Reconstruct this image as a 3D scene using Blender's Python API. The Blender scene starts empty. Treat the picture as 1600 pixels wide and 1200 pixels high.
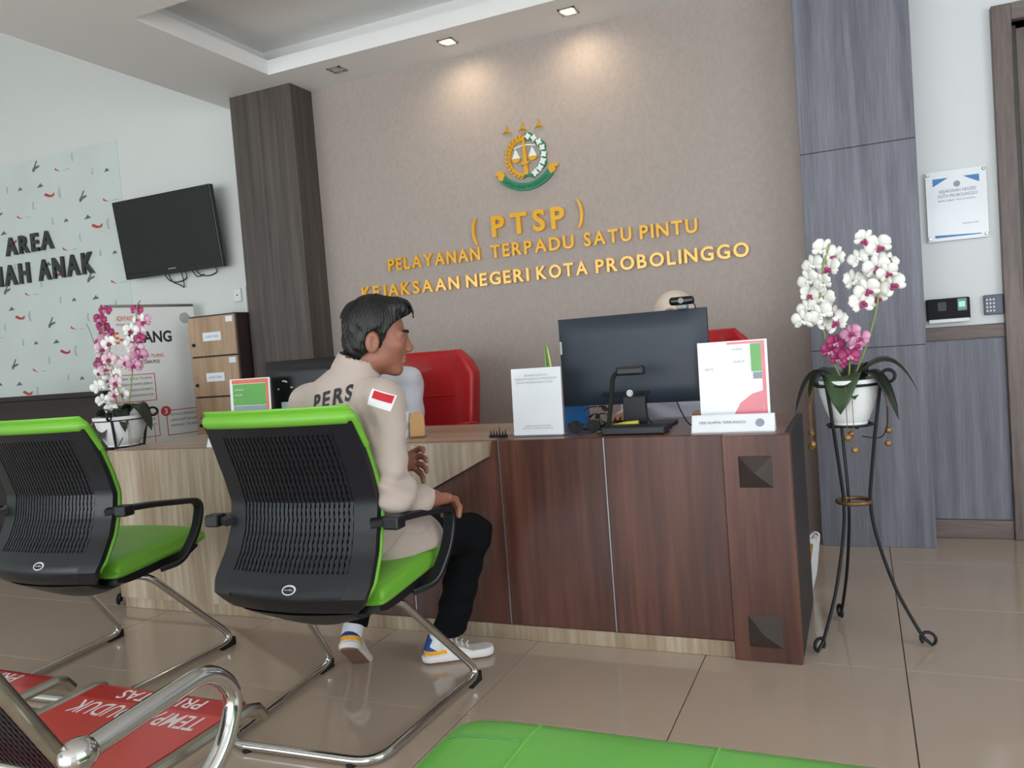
import bpy, bmesh, math, random
import numpy as np
from mathutils import Vector, Matrix
from mathutils.bvhtree import BVHTree
random.seed(7)
PI = math.pi
scene = bpy.context.scene
C = scene.collection

# ------------------------------------------------------------------ camera
YAW, PIT, ROL, FPX, CAMZ = -0.41315173, -0.04605848, -0.07646294, 1248.515, 1.07
fw = Vector((math.sin(YAW)*math.cos(PIT), math.cos(YAW)*math.cos(PIT), math.sin(PIT)))
r0 = Vector((math.cos(YAW), -math.sin(YAW), 0))
u0 = r0.cross(fw)
rt = math.cos(ROL)*r0 + math.sin(ROL)*u0
up = rt.cross(fw)
cam_d = bpy.data.cameras.new('camera')
cam = bpy.data.objects.new('camera', cam_d); C.objects.link(cam)
cam.matrix_world = Matrix(((rt.x, up.x, -fw.x, 0), (rt.y, up.y, -fw.y, 0), (rt.z, up.z, -fw.z, CAMZ), (0, 0, 0, 1)))
cam_d.sensor_fit = 'HORIZONTAL'; cam_d.sensor_width = 36; cam_d.lens = FPX/1600*36
cam_d.clip_start = 0.02
scene.camera = cam

# ------------------------------------------------------------------ world, daylight, exposure
world = bpy.data.worlds.new('overcast_sky'); scene.world = world
world.use_nodes = True
bgn = world.node_tree.nodes['Background']
bgn.inputs[0].default_value = (0.88, 0.95, 1.0, 1); bgn.inputs[1].default_value = 5.5
scene.view_settings.view_transform = 'Standard'
scene.view_settings.look = 'None'
scene.view_settings.gamma = 1.0
scene.view_settings.use_curve_mapping = False
scene.view_settings.exposure = 0.0
ROOM = dict(x0=-7.6, x1=3.0, y0=-4.2, y1=4.29, z=2.79, zbay=4.2)

def portal(loc, rot, sx, sy):
    d = bpy.data.lights.new('window_portal', 'AREA'); d.shape = 'RECTANGLE'; d.size = sx; d.size_y = sy
    d.cycles.is_portal = True
    o = bpy.data.objects.new('window_portal', d); C.objects.link(o); o.location = loc; o.rotation_euler = rot
portal((-2.3, -4.2, 1.3), (PI/2, 0, 0), 9.6, 2.4)
portal((3.0, .4, 1.6), (PI/2, 0, PI/2), 3.0, 1.7)

# ------------------------------------------------------------------ materials
def lin(c):
    return tuple((v/255/12.92 if v/255 <= .04045 else ((v/255+.055)/1.055)**2.4) for v in c)
MATS = {}
def mat(name, col, rough=.5, metal=0.0, var=.06, vscale=12.0, bump=0.0, bscale=200.0, coat=0.0, spec=.5, emit=None, estr=0, trans=0.0, sheen=0.0, stretch=(1, 1, 1)):
    m = bpy.data.materials.new(name); m.use_nodes = True; nt = m.node_tree
    b = nt.nodes['Principled BSDF']
    b.inputs['Roughness'].default_value = rough; b.inputs['Metallic'].default_value = metal
    b.inputs['Coat Weight'].default_value = coat; b.inputs['Coat Roughness'].default_value = .08
    b.inputs['Specular IOR Level'].default_value = spec
    b.inputs['Transmission Weight'].default_value = trans
    b.inputs['Sheen Weight'].default_value = sheen
    c = lin(col)
    tc = nt.nodes.new('ShaderNodeTexCoord'); mp = nt.nodes.new('ShaderNodeMapping'); mp.inputs['Scale'].default_value = stretch
    nt.links.new(tc.outputs['Object'], mp.inputs['Vector'])
    n = nt.nodes.new('ShaderNodeTexNoise'); n.inputs['Scale'].default_value = vscale; n.inputs['Detail'].default_value = 4
    nt.links.new(mp.outputs[0], n.inputs['Vector'])
    r = nt.nodes.new('ShaderNodeValToRGB')
    r.color_ramp.elements[0].position = .3; r.color_ramp.elements[1].position = .7
    r.color_ramp.elements[0].color = (*[max(0, v*(1-var)) for v in c], 1)
    r.color_ramp.elements[1].color = (*[min(1, v*(1+var)) for v in c], 1)
    nt.links.new(n.outputs['Fac'], r.inputs['Fac']); nt.links.new(r.outputs['Color'], b.inputs['Base Color'])
    if bump:
        n2 = nt.nodes.new('ShaderNodeTexNoise'); n2.inputs['Scale'].default_value = bscale; n2.inputs['Detail'].default_value = 3
        nt.links.new(mp.outputs[0], n2.inputs['Vector'])
        bp = nt.nodes.new('ShaderNodeBump'); bp.inputs['Strength'].default_value = bump; bp.inputs['Distance'].default_value = .004
        nt.links.new(n2.outputs['Fac'], bp.inputs['Height']); nt.links.new(bp.outputs[0], b.inputs['Normal'])
    if emit:
        b.inputs['Emission Color'].default_value = (*lin(emit), 1); b.inputs['Emission Strength'].default_value = estr
    MATS[name] = m
    return m
def wood(name, dark, mid, light, scale=9.0, rough=.35, stretch=(1, 1, .06), coat=.15, fine=.35, bump=.05):
    m = bpy.data.materials.new(name); m.use_nodes = True; nt = m.node_tree
    b = nt.nodes['Principled BSDF']; b.inputs['Roughness'].default_value = rough
    b.inputs['Coat Weight'].default_value = coat; b.inputs['Coat Roughness'].default_value = .15
    tc = nt.nodes.new('ShaderNodeTexCoord'); mp = nt.nodes.new('ShaderNodeMapping'); mp.inputs['Scale'].default_value = stretch
    nt.links.new(tc.outputs['Object'], mp.inputs['Vector'])
    n = nt.nodes.new('ShaderNodeTexNoise'); n.inputs['Scale'].default_value = scale; n.inputs['Detail'].default_value = 5; n.inputs['Distortion'].default_value = .4
    n2 = nt.nodes.new('ShaderNodeTexNoise'); n2.inputs['Scale'].default_value = scale*7; n2.inputs['Detail'].default_value = 3
    nt.links.new(mp.outputs[0], n.inputs['Vector']); nt.links.new(mp.outputs[0], n2.inputs['Vector'])
    mx = nt.nodes.new('ShaderNodeMix'); mx.inputs['Factor'].default_value = fine
    nt.links.new(n.outputs['Fac'], mx.inputs['A']); nt.links.new(n2.outputs['Fac'], mx.inputs['B'])
    r = nt.nodes.new('ShaderNodeValToRGB')
    r.color_ramp.elements[0].position = .34; r.color_ramp.elements[1].position = .68
    e = r.color_ramp.elements.new(.5)
    r.color_ramp.elements[0].color = (*lin(dark), 1); r.color_ramp.elements[1].color = (*lin(mid), 1); r.color_ramp.elements[2].color = (*lin(light), 1)
    nt.links.new(mx.outputs['Result'], r.inputs['Fac']); nt.links.new(r.outputs['Color'], b.inputs['Base Color'])
    bp = nt.nodes.new('ShaderNodeBump'); bp.inputs['Strength'].default_value = bump; bp.inputs['Distance'].default_value = .002
    nt.links.new(n2.outputs['Fac'], bp.inputs['Height']); nt.links.new(bp.outputs[0], b.inputs['Normal'])
    MATS[name] = m
    return m

mat('white_paint', (226, 229, 230), .6, var=.012, vscale=1.5)
mat('bay_paint', (218, 221, 217), .6, var=.012, vscale=1.5)
mat('ceiling_paint', (244, 244, 242), .7, var=.012, vscale=1.5)
mat('taupe_wallcloth', (172, 160, 152), .62, var=.05, vscale=60, bump=.25, bscale=420, stretch=(1, 1, .6))
mat('grout', (84, 74, 67), .8, var=.1)
mat('floor_tile', (182, 163, 146), .10, var=.035, vscale=2.2, coat=.3)
mat('wallpaper', (208, 217, 213), .55, var=.03, vscale=3)
mat('print_red', (186, 62, 66), .6, var=.15, vscale=40)
mat('print_grey', (92, 104, 112), .6, var=.15, vscale=40)
mat('print_pale', (176, 186, 184), .6, var=.1, vscale=40)
wood('walnut', (52, 25, 18), (80, 44, 33), (112, 72, 57), scale=6, rough=.42, coat=.10)
wood('walnut_top', (98, 66, 52), (124, 88, 72), (146, 110, 92), scale=6, rough=.28, stretch=(.06, 1, 1), coat=.3)
wood('light_wood', (126, 106, 86), (160, 141, 118), (196, 183, 164), scale=7, rough=.38, coat=.1)
wood('light_wood_top', (150, 126, 104), (172, 148, 126), (190, 170, 150), scale=7, rough=.38, stretch=(.06, 1, 1), coat=.1)
wood('dark_column_wood', (60, 53, 49), (80, 72, 67), (98, 90, 84), scale=26, rough=.5, stretch=(1, 1, .03), coat=.0)
wood('grey_panel_wood', (94, 95, 104), (114, 115, 126), (134, 135, 145), scale=22, rough=.5, stretch=(1, 1, .04), coat=.0)
wood('trim_wood', (94, 82, 78), (116, 103, 98), (134, 122, 116), scale=16, rough=.5, stretch=(1, 1, .07), coat=.0)
wood('trim_wood_flat', (94, 82, 78), (116, 103, 98), (134, 122, 116), scale=16, rough=.5, stretch=(.07, 1, 1), coat=.0)
wood('partition_wood', (26, 19, 17), (34, 26, 24), (44, 35, 32), scale=14, rough=.7, stretch=(.06, 1, 1), coat=.05)
wood('locker_wood', (148, 118, 92), (170, 140, 112), (190, 162, 134), scale=8, rough=.45, coat=.05)
mat('locker_dark', (52, 38, 34), .5)
mat('stud_brown', (58, 48, 44), .42, var=.1)
mat('stud_side', (46, 40, 40), .5)
mat('chrome', (205, 205, 202), .12, 1.0, var=.02)
mat('dull_chrome', (176, 172, 160), .28, 1.0, var=.1, vscale=30)
mat('seam_metal', (150, 150, 152), .35, 1.0)
mat('black_plastic', (17, 21, 27), .40, var=.08)
mat('black_rubber', (18, 18, 19), .8)
mat('black_gloss', (10, 12, 14), .22)
mat('screen_dark', (14, 20, 21), .3, var=.05, vscale=3)
mat('monitor_back', (38, 48, 60), .45, var=.05, vscale=4)
mat('green_vinyl', (112, 178, 52), .42, var=.05, vscale=5, bump=.06, bscale=300, coat=.05)
mat('green_leather', (104, 180, 76), .4, var=.07, vscale=5, bump=.06, bscale=260, coat=.05)
mat('red_leather', (190, 22, 30), .38, var=.06, vscale=5, bump=.08, bscale=200, coat=.1)
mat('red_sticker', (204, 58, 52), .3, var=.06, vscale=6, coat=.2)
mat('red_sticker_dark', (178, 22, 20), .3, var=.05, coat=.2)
mat('white_print', (238, 226, 226), .5)
mat('gold_letter', (240, 178, 34), .16, .12, var=.04, coat=.4)
mat('gold', (224, 168, 38), .3, .15, var=.1, vscale=60)
mat('emblem_green', (18, 128, 88), .4, var=.1, vscale=40)
mat('emblem_dark', (10, 74, 54), .5)
mat('emblem_white', (228, 236, 232), .4)
mat('letter_black', (22, 30, 30), .12, var=.1, coat=.6)
mat('white_plastic', (232, 234, 236), .35, var=.01)
mat('paper', (236, 240, 244), .35, var=.01, coat=.5)
mat('sticker_pale', (176, 196, 186), .6, var=.06, vscale=30)
mat('acrylic', (235, 242, 246), .06, var=.0, coat=1.0, trans=.85)
mat('print_black', (40, 40, 44), .5)
mat('print_text_grey', (150, 158, 170), .5)
mat('print_blue', (70, 130, 190), .5)
mat('print_green', (92, 168, 72), .45, coat=.4)
mat('print_orange', (226, 112, 78), .45, coat=.4)
mat('print_pink', (224, 120, 132), .45, coat=.4)
mat('banner_vinyl', (244, 244, 240), .5, var=.02, vscale=4)
mat('banner_red', (206, 66, 66), .5)
mat('wire_black', (28, 30, 34), .45, .4)
mat('bronze', (122, 92, 58), .42, .6, var=.2, vscale=40)
mat('bead_gold', (158, 120, 74), .35, .5, var=.15, vscale=60)
mat('pot_white', (228, 230, 230), .4, var=.02)
mat('soil', (66, 48, 36), .9, var=.3, vscale=60)
mat('leaf_green', (44, 66, 36), .35, var=.3, vscale=14, coat=.2)
mat('leaf_dark', (30, 40, 30), .4, var=.3, vscale=14, coat=.1)
mat('stem_green', (136, 152, 84), .5, var=.15)
mat('petal_white', (240, 240, 232), .5, var=.03)
mat('petal_blush', (226, 198, 208), .5, var=.12, vscale=30)
mat('petal_magenta', (164, 52, 104), .5, var=.2, vscale=40)
mat('petal_pink', (206, 146, 176), .5, var=.2, vscale=40)
mat('snake_leaf', (66, 130, 62), .4, var=.25, vscale=50)
mat('snake_edge', (206, 202, 110), .4)
mat('skin', (148, 96, 76), .5, var=.07, vscale=22, bump=.05, bscale=160)
mat('skin_fair', (196, 142, 120), .5, var=.05, vscale=22)
mat('lip', (126, 72, 64), .45)
mat('eye_white', (150, 132, 122), .3)
mat('hair_black', (8, 8, 9), .5, var=.3, vscale=50, stretch=(1, 1, .3))
mat('shirt_beige', (180, 164, 154), .8, var=.04, vscale=7, bump=.9, bscale=17, sheen=.2, stretch=(1, 1, .8))
mat('shirt_white', (214, 215, 226), .8, var=.03, vscale=7, bump=.7, bscale=15, sheen=.1)
mat('hijab_cream', (226, 206, 192), .8, var=.03)
mat('trouser_black', (7, 9, 12), .9, var=.1, vscale=20, spec=.2)
mat('shoe_white', (226, 222, 212), .6, var=.03)
mat('shoe_sole', (232, 228, 226), .5, var=.02)
mat('shoe_outsole', (128, 96, 80), .7, var=.05)
mat('shoe_blue', (26, 66, 140), .6)
mat('shoe_yellow', (240, 172, 36), .5)
mat('sock_white', (228, 232, 236), .85)
mat('flag_red', (198, 30, 44), .7)
mat('flag_white', (236, 234, 236), .7)
mat('lamp_lens', (255, 244, 226), .4, emit=(255, 232, 196), estr=14)
mat('lamp_off', (196, 198, 198), .25, .6)
mat('led_green', (120, 240, 170), .4, emit=(110, 240, 170), estr=.9)
mat('device_grey', (132, 140, 138), .4)
mat('keypad_slate', (86, 96, 112), .4)
mat('blue_plastic', (30, 104, 168), .4)
mat('yellow_plastic', (216, 206, 64), .45)
mat('plywood_tan', (196, 150, 96), .55, var=.06)
mat('bag_gold', (178, 138, 66), .5, var=.2, vscale=30)
mat('door_dark', (70, 68, 64), .4, var=.1)
mat('corridor_tan', (150, 140, 120), .6, var=.05)

# ------------------------------------------------------------------ mesh helpers
class MB:
    def __init__(self): self.v = []; self.f = []; self.mi = []; self.cur = 0
    def add(self, vs, fs):
        o = len(self.v); self.v += [tuple(p) for p in vs]; self.f += [tuple(i+o for i in f) for f in fs]; self.mi += [self.cur]*len(fs)
        return self
    def box(self, x0, x1, y0, y1, z0, z1, M=None):
        vs = [(x, y, z) for z in (z0, z1) for y in (y0, y1) for x in (x0, x1)]
        if M: vs = [M @ Vector(p) for p in vs]
        return self.add(vs, [(0, 2, 3, 1), (4, 5, 7, 6), (0, 1, 5, 4), (2, 6, 7, 3), (0, 4, 6, 2), (1, 3, 7, 5)])
    def rbox(self, x0, x1, y0, y1, z0, z1, b=.004, seg=2, M=None):
        bm = bmesh.new(); bmesh.ops.create_cube(bm, size=1)
        for v in bm.verts: v.co = Vector(((x0+x1)/2+v.co.x*(x1-x0), (y0+y1)/2+v.co.y*(y1-y0), (z0+z1)/2+v.co.z*(z1-z0)))
        bmesh.ops.bevel(bm, geom=bm.edges[:], offset=b, segments=seg, affect='EDGES', profile=.5)
        self.bm(bm, M); return self
    def bm(self, bm, M=None):
        bm.verts.ensure_lookup_table(); bm.verts.index_update()
        vs = [(M @ v.co if M else v.co.copy()) for v in bm.verts]
        self.add(vs, [tuple(v.index for v in f.verts) for f in bm.faces]); bm.free()
    def tube(self, pts, r, n=10, closed=False, cap=True, flat=None):
        pts = [Vector(p) for p in pts]; m = len(pts)
        rs = r if isinstance(r, (list, tuple)) else [r]*m
        T = []
        for i in range(m):
            a = pts[(i-1) % m] if (closed or i > 0) else pts[i]; b = pts[(i+1) % m] if (closed or i < m-1) else pts[i]
            T.append((b-a).normalized())
        t = T[0]; nrm = t.orthogonal().normalized() if flat is None else (Vector(flat)-t*t.dot(Vector(flat))).normalized()
        vs = []
        for i in range(m):
            if i > 0:
                if flat is None:
                    q = T[i-1].rotation_difference(T[i]); nrm = q @ nrm
                else:
                    fl = Vector(flat); nrm = (fl-T[i]*T[i].dot(fl))
                nrm = (nrm-T[i]*T[i].dot(nrm)).normalized()
            bn = T[i].cross(nrm)
            rr = rs[i]; ra, rb = rr if isinstance(rr, tuple) else (rr, rr)
            for k in range(n):
                a = 2*PI*k/n
                vs.append(pts[i]+nrm*math.cos(a)*ra+bn*math.sin(a)*rb)
        fs = []
        for i in range(m if closed else m-1):
            j = (i+1) % m
            for k in range(n): fs.append((i*n+k, i*n+(k+1) % n, j*n+(k+1) % n, j*n+k))
        if cap and not closed: fs += [tuple(range(n-1, -1, -1)), tuple(range((m-1)*n, m*n))]
        return self.add(vs, fs)
    def bar(self, pts, wx, wy, side):
        """rectangular bar with rounded section along pts; side = direction of width wx"""
        pts = [Vector(p) for p in pts]; m = len(pts); side = Vector(side).normalized(); vs = []
        sec = []
        for sx, sy in ((1, 1), (-1, 1), (-1, -1), (1, -1)):
            c = .35*min(wx, wy)/2
            a = [(sx*(wx/2), sy*(wy/2-c)), (sx*(wx/2-c), sy*(wy/2))]
            sec += a if sx*sy > 0 else a[::-1]
        n = len(sec)
        for i in range(m):
            t = (pts[min(i+1, m-1)]-pts[max(i-1, 0)]).normalized()
            s = (side-t*t.dot(side)).normalized(); u = t.cross(s)
            for a, b in sec: vs.append(pts[i]+s*a+u*b)
        fs = [(i*n+k, i*n+(k+1) % n, (i+1)*n+(k+1) % n, (i+1)*n+k) for i in range(m-1) for k in range(n)]
        fs += [tuple(range(n-1, -1, -1)), tuple(range((m-1)*n, m*n))]
        return self.add(vs, fs)
    def lathe(self, prof, n=24, c=(0, 0, 0), M=None):
        vs = []; m = len(prof)
        for r, z in prof:
            for k in range(n):
                a = 2*PI*k/n; p = Vector((c[0]+r*math.cos(a), c[1]+r*math.sin(a), c[2]+z)); vs.append(M @ p if M else p)
        fs = [(i*n+k, i*n+(k+1) % n, (i+1)*n+(k+1) % n, (i+1)*n+k) for i in range(m-1) for k in range(n)]
        fs += [tuple(range(n-1, -1, -1)), tuple(range((m-1)*n, m*n))]
        return self.add(vs, fs)
    def prism(self, poly, d0, d1, M=None):
        """poly in (x,z), extruded along y from d0 to d1"""
        n = len(poly)
        vs = [Vector((a, d0, b)) for a, b in poly]+[Vector((a, d1, b)) for a, b in poly]
        if M: vs = [M @ p for p in vs]
        fs = [tuple(range(n)), tuple(range(2*n-1, n-1, -1))]+[(i, i+n, (i+1) % n+n, (i+1) % n) for i in range(n)]
        return self.add(vs, fs)
    def ball(self, c, r, seg=12, rings=8, s=(1, 1, 1)):
        bm = bmesh.new(); bmesh.ops.create_uvsphere(bm, u_segments=seg, v_segments=rings, radius=r)
        for v in bm.verts: v.co = Vector((v.co.x*s[0]+c[0], v.co.y*s[1]+c[1], v.co.z*s[2]+c[2]))
        self.bm(bm); return self
    def grid(self, fn, us, vs):
        nu, nv = len(us), len(vs)
        P = [fn(u, v) for v in vs for u in us]
        return self.add(P, [(j*nu+i, j*nu+i+1, (j+1)*nu+i+1, (j+1)*nu+i) for j in range(nv-1) for i in range(nu-1)])
    def slab(self, fa, fb, us, vs):
        """closed thick sheet between surfaces fa and fb"""
        nu, nv = len(us), len(vs); o = nu*nv
        P = [fa(u, v) for v in vs for u in us]+[fb(u, v) for v in vs for u in us]
        F = []
        for j in range(nv-1):
            for i in range(nu-1):
                a = j*nu+i; q = (a, a+1, a+nu+1, a+nu); F.append(q); F.append(tuple(o+k for k in reversed(q)))
        for i in range(nu-1): F.append((i+1, i, o+i, o+i+1)); a = (nv-1)*nu+i; F.append((a, a+1, o+a+1, o+a))
        for j in range(nv-1): a = j*nu; F.append((a, a+nu, o+a+nu, o+a)); a = j*nu+nu-1; F.append((a+nu, a, o+a, o+a+nu))
        return self.add(P, F)
    def mesh(self, name, mats, smooth=False, fix=True):
        me = bpy.data.meshes.new(name); me.from_pydata([tuple(p) for p in self.v], [], self.f)
        for m in (mats if isinstance(mats, (list, tuple)) else [mats]): me.materials.append(MATS[m] if isinstance(m, str) else m)
        if any(self.mi): me.polygons.foreach_set('material_index', self.mi)
        if fix:
            bm = bmesh.new(); bm.from_mesh(me); bmesh.ops.recalc_face_normals(bm, faces=bm.faces[:]); bm.to_mesh(me); bm.free()
        if smooth:
            me.polygons.foreach_set('use_smooth', [True]*len(me.polygons))
            if smooth != 'full': me.set_sharp_from_angle(angle=math.radians(38))
        me.update(); return me
    def build(self, name, mats, parent=None, smooth=False, loc=None, rotz=0, label=None):
        return link(name, self.mesh(name, mats, smooth), parent, loc, rotz, label)
def link(name, me, parent=None, loc=None, rotz=0, label=None):
    o = bpy.data.objects.new(name, me); C.objects.link(o)
    if parent: o.parent = parent
    if loc: o.location = loc
    if rotz: o.rotation_euler = (0, 0, rotz)
    if label: o['label'] = label
    return o
def tag(o, label, cat, group=None):
    o['label'] = label; o['category'] = cat
    if group: o['group'] = group
    return o
def thing(name, label, cat, loc=(0, 0, 0), rotz=0, group=None):
    o = bpy.data.objects.new(name, None); C.objects.link(o); o.empty_display_size = .1
    o.location = loc; o.rotation_euler = (0, 0, rotz)
    return tag(o, label, cat, group)
def struct(o): o['kind'] = 'structure'; return o
def copy_tree(o, parent=None):
    c = o.copy(); C.objects.link(c); c.parent = parent
    for ch in list(o.children): copy_tree(ch, c)
    return c
def curve(pts, n=8, closed=False):
    """Catmull-Rom through pts"""
    P = [Vector(p) for p in pts]; out = []; m = len(P)
    for i in range(m if closed else m-1):
        g = (lambda k: P[k % m]) if closed else (lambda k: P[min(max(k, 0), m-1)])
        p0, p1, p2, p3 = g(i-1), g(i), g(i+1), g(i+2)
        for s in range(n):
            t = s/n; out.append(.5*((2*p1)+(p2-p0)*t+(2*p0-5*p1+4*p2-p3)*t*t+(3*p1-p0-3*p2+p3)*t**3))
    if not closed: out.append(P[-1])
    return out
def fillet(pts, r, n=6, closed=False):
    P = [Vector(p) for p in pts]; m = len(P); out = []
    for i in range(m):
        if not closed and i in (0, m-1): out.append(P[i]); continue
        a = P[(i-1) % m]-P[i]; b = P[(i+1) % m]-P[i]; d = min(r, a.length*.48, b.length*.48)
        p, q = P[i]+a.normalized()*d, P[i]+b.normalized()*d
        for s in range(n+1):
            t = s/n; out.append(p*(1-t)**2+P[i]*2*t*(1-t)+q*t*t)
    return out
def lerp(xs, ys, x):
    return float(np.interp(x, xs, ys))

# lettering: every glyph is measured once, then built as its own mesh
GL = {}
def glyph(ch, depth=0.0, bold=0.0, spacing=1.0):
    k = (ch, depth, bold)
    if k in GL: return GL[k]
    cu = bpy.data.curves.new('glyph', 'FONT'); cu.body = ch; cu.size = 1; cu.extrude = depth; cu.offset = bold
    cu.fill_mode = 'BOTH' if depth else 'FRONT'; cu.resolution_u = 3; cu.space_character = spacing
    ob = bpy.data.objects.new('glyph', cu); C.objects.link(ob)
    me = bpy.data.meshes.new_from_object(ob.evaluated_get(bpy.context.evaluated_depsgraph_get()))
    bpy.data.objects.remove(ob)
    co = np.array([v.co[:] for v in me.vertices]) if len(me.vertices) else np.zeros((1, 3))
    GL[k] = (co, [tuple(p.vertices) for p in me.polygons], co[:, 0].min(), co[:, 0].max())
    bpy.data.meshes.remove(me)
    return GL[k]
CAPH = None
def capheight():
    global CAPH
    if CAPH is None: co = glyph('H')[0]; CAPH = co[:, 1].max()-co[:, 1].min()
    return CAPH
def text_mesh(mb, s, x0, x1, z, h, M, bold=0.0, depth=0.0):
    """flat print: one string fitted between x0 and x1 (local x), baseline z (local y), cap height h; M maps local xyz to target"""
    co, fs, a, b = glyph(s, depth, bold)
    sc = h/capheight(); sx = (x1-x0)/(b-a) if x1 is not None else sc
    mb.add([M @ Vector((x0+(p[0]-a)*sx, z+p[1]*sc, p[2]*sc)) for p in co], fs)
def letters(parent, s, x0, x1, z, h, y, depth, m, gap=.16, bold=.02):
    """raised letters on a wall facing -y, each its own part; letters set between x0 and x1"""
    sc = h/capheight(); seq = []; cur = 0
    for ch in s:
        if ch == ' ': cur += .42; continue
        co, fs, a, b = glyph(ch, depth/2/sc, bold)
        seq.append((co, fs, a, b, cur)); cur += (b-a)+gap
    tot = cur-gap; k = (x1-x0)/tot
    for co, fs, a, b, c in seq:
        xm = x0+(c+(b-a)/2)*k
        mb = MB(); mb.add([((p[0]-(a+b)/2)*k, -p[2]*sc-depth/2, p[1]*sc) for p in co], fs)
        o = mb.build('letter', m, parent); o.location = (xm, y, z)

# ================================================================== the setting
X0, X1, Y0, Y1, ZC, ZB = ROOM['x0'], ROOM['x1'], ROOM['y0'], ROOM['y1'], ROOM['z'], ROOM['zbay']
floor = struct(MB().box(X0-.3, X1+.3, Y0-.3, Y1+.3, -.12, -.003).build('floor', 'grout'))
TILE = {}
def tile_mesh(w, d):
    k = (round(w, 3), round(d, 3))
    if k not in TILE:
        b = .0006; h = .010
        mb = MB()
        lo = [(-w/2, -d/2, -h), (w/2, -d/2, -h), (w/2, d/2, -h), (-w/2, d/2, -h)]
        mi = [(-w/2, -d/2, -b), (w/2, -d/2, -b), (w/2, d/2, -b), (-w/2, d/2, -b)]
        hi = [(-w/2+b, -d/2+b, 0), (w/2-b, -d/2+b, 0), (w/2-b, d/2-b, 0), (-w/2+b, d/2-b, 0)]
        f = [(8, 9, 10, 11)]
        for i in range(4): j = (i+1) % 4; f += [(i, j, 4+j, 4+i), (4+i, 4+j, 8+j, 8+i)]
        TILE[k] = mb.add(lo+mi+hi, f).mesh('tile', 'floor_tile')
    return TILE[k]
xs = [X0+.001]+[x for x in (-.523+.6*k for k in range(-20, 12)) if X0+.05 < x < X1-.05]+[X1-.001]
ys = [Y0+.001]+[y for y in (2.033+.6*k for k in range(-14, 8)) if Y0+.05 < y < Y1-.05]+[Y1-.001]
for i in range(len(xs)-1):
    for j in range(len(ys)-1):
        w, d = xs[i+1]-xs[i]-.0034, ys[j+1]-ys[j]-.0034
        link('tile', tile_mesh(w, d), floor, ((xs[i]+xs[i+1])/2, (ys[j]+ys[j+1])/2, 0))

# back wall in three stretches
struct(MB().box(-3.14, -.2, Y1, Y1+.15, -.01, ZC).build('wall_back', 'taupe_wallcloth'))
wl = struct(MB().box(X0, -3.14, Y1, Y1+.15, -.01, ZB).build('wall_left', 'bay_paint'))
DX0, DX1, DZ = .691, 1.53, 2.355
wr = struct(MB().box(-.2, DX0, Y1+.01, Y1+.15, -.01, ZC).box(DX0, DX1, Y1+.01, Y1+.15, DZ, ZC).box(DX1, X1, Y1+.01, Y1+.15, -.01, ZC).build('wall_right', 'white_paint'))
MB().rbox(.277, .61, Y1-.005, Y1+.012, .092, .943, .002, 1).build('wainscot_panel', 'grey_panel_wood', wr)
MB().rbox(.277, .613, Y1-.012, Y1+.012, .945, 1.009, .003, 1).build('dado_rail', 'trim_wood_flat', wr)
MB().rbox(DX1+.08, X1, Y1-.005, Y1+.012, .092, .943, .002, 1).build('wainscot_panel', 'grey_panel_wood', wr)
MB().rbox(DX1+.08, X1, Y1-.012, Y1+.012, .945, 1.009, .003, 1).build('dado_rail', 'trim_wood_flat', wr)
struct(MB().rbox(.277, .613, Y1-.012, Y1+.012, 0, .088, .003, 1).build('baseboard_right', 'trim_wood_flat'))
dr = struct(bpy.data.objects.new('door_1', None)); C.objects.link(dr); dr.location = ((DX0+DX1)/2, Y1, 0)
def dpart(name, m, x0, x1, y0, y1, z0, z1, p=dr, b=.003):
    cx = dr.location
    return MB().rbox(x0-cx.x, x1-cx.x, y0-cx.y, y1-cx.y, z0, z1, b, 1).build(name, m, p)
dpart('jamb', 'trim_wood', .613, DX0, Y1-.03, Y1+.15, 0, DZ+.075)
dpart('jamb', 'trim_wood', DX1, DX1+.078, Y1-.03, Y1+.15, 0, DZ+.075)
dpart('head', 'trim_wood_flat', DX0, DX1, Y1-.03, Y1+.15, DZ, DZ+.075)
dpart('door_stop', 'door_dark', DX0, DX0+.03, Y1+.06, Y1+.15, 0, DZ)
leaf = dpart('door_leaf', 'trim_wood', DX0+.03, DX1, Y1+.10, Y1+.14, .005, DZ-.004)
dpart('handle', 'dull_chrome', DX0+.08, DX0+.20, Y1+.05, Y1+.065, 1.0, 1.02, leaf)
for z0, z1 in ((.12, 1.0), (1.15, 2.2)): dpart('door_panel', 'door_dark', DX0+.14, DX1-.1, Y1+.092, Y1+.104, z0, z1, leaf)

# the two pillars flanking the back wall
pl = struct(MB().rbox(-3.60, -3.12, 4.077, Y1+.05, 0, ZC, .002, 1).build('wall_pillar_left', 'dark_column_wood'))
pr = struct(MB().box(-.211, .271, 4.083, Y1+.05, 0, ZC).build('wall_pillar_right', 'stud_side'))
for z0, z1 in ((0, .938), (.941, 1.868), (1.871, ZC)):
    MB().rbox(-.215, .275, 4.077, Y1+.04, z0, z1, .0015, 1).build('panel', 'grey_panel_wood', pr)

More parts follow.
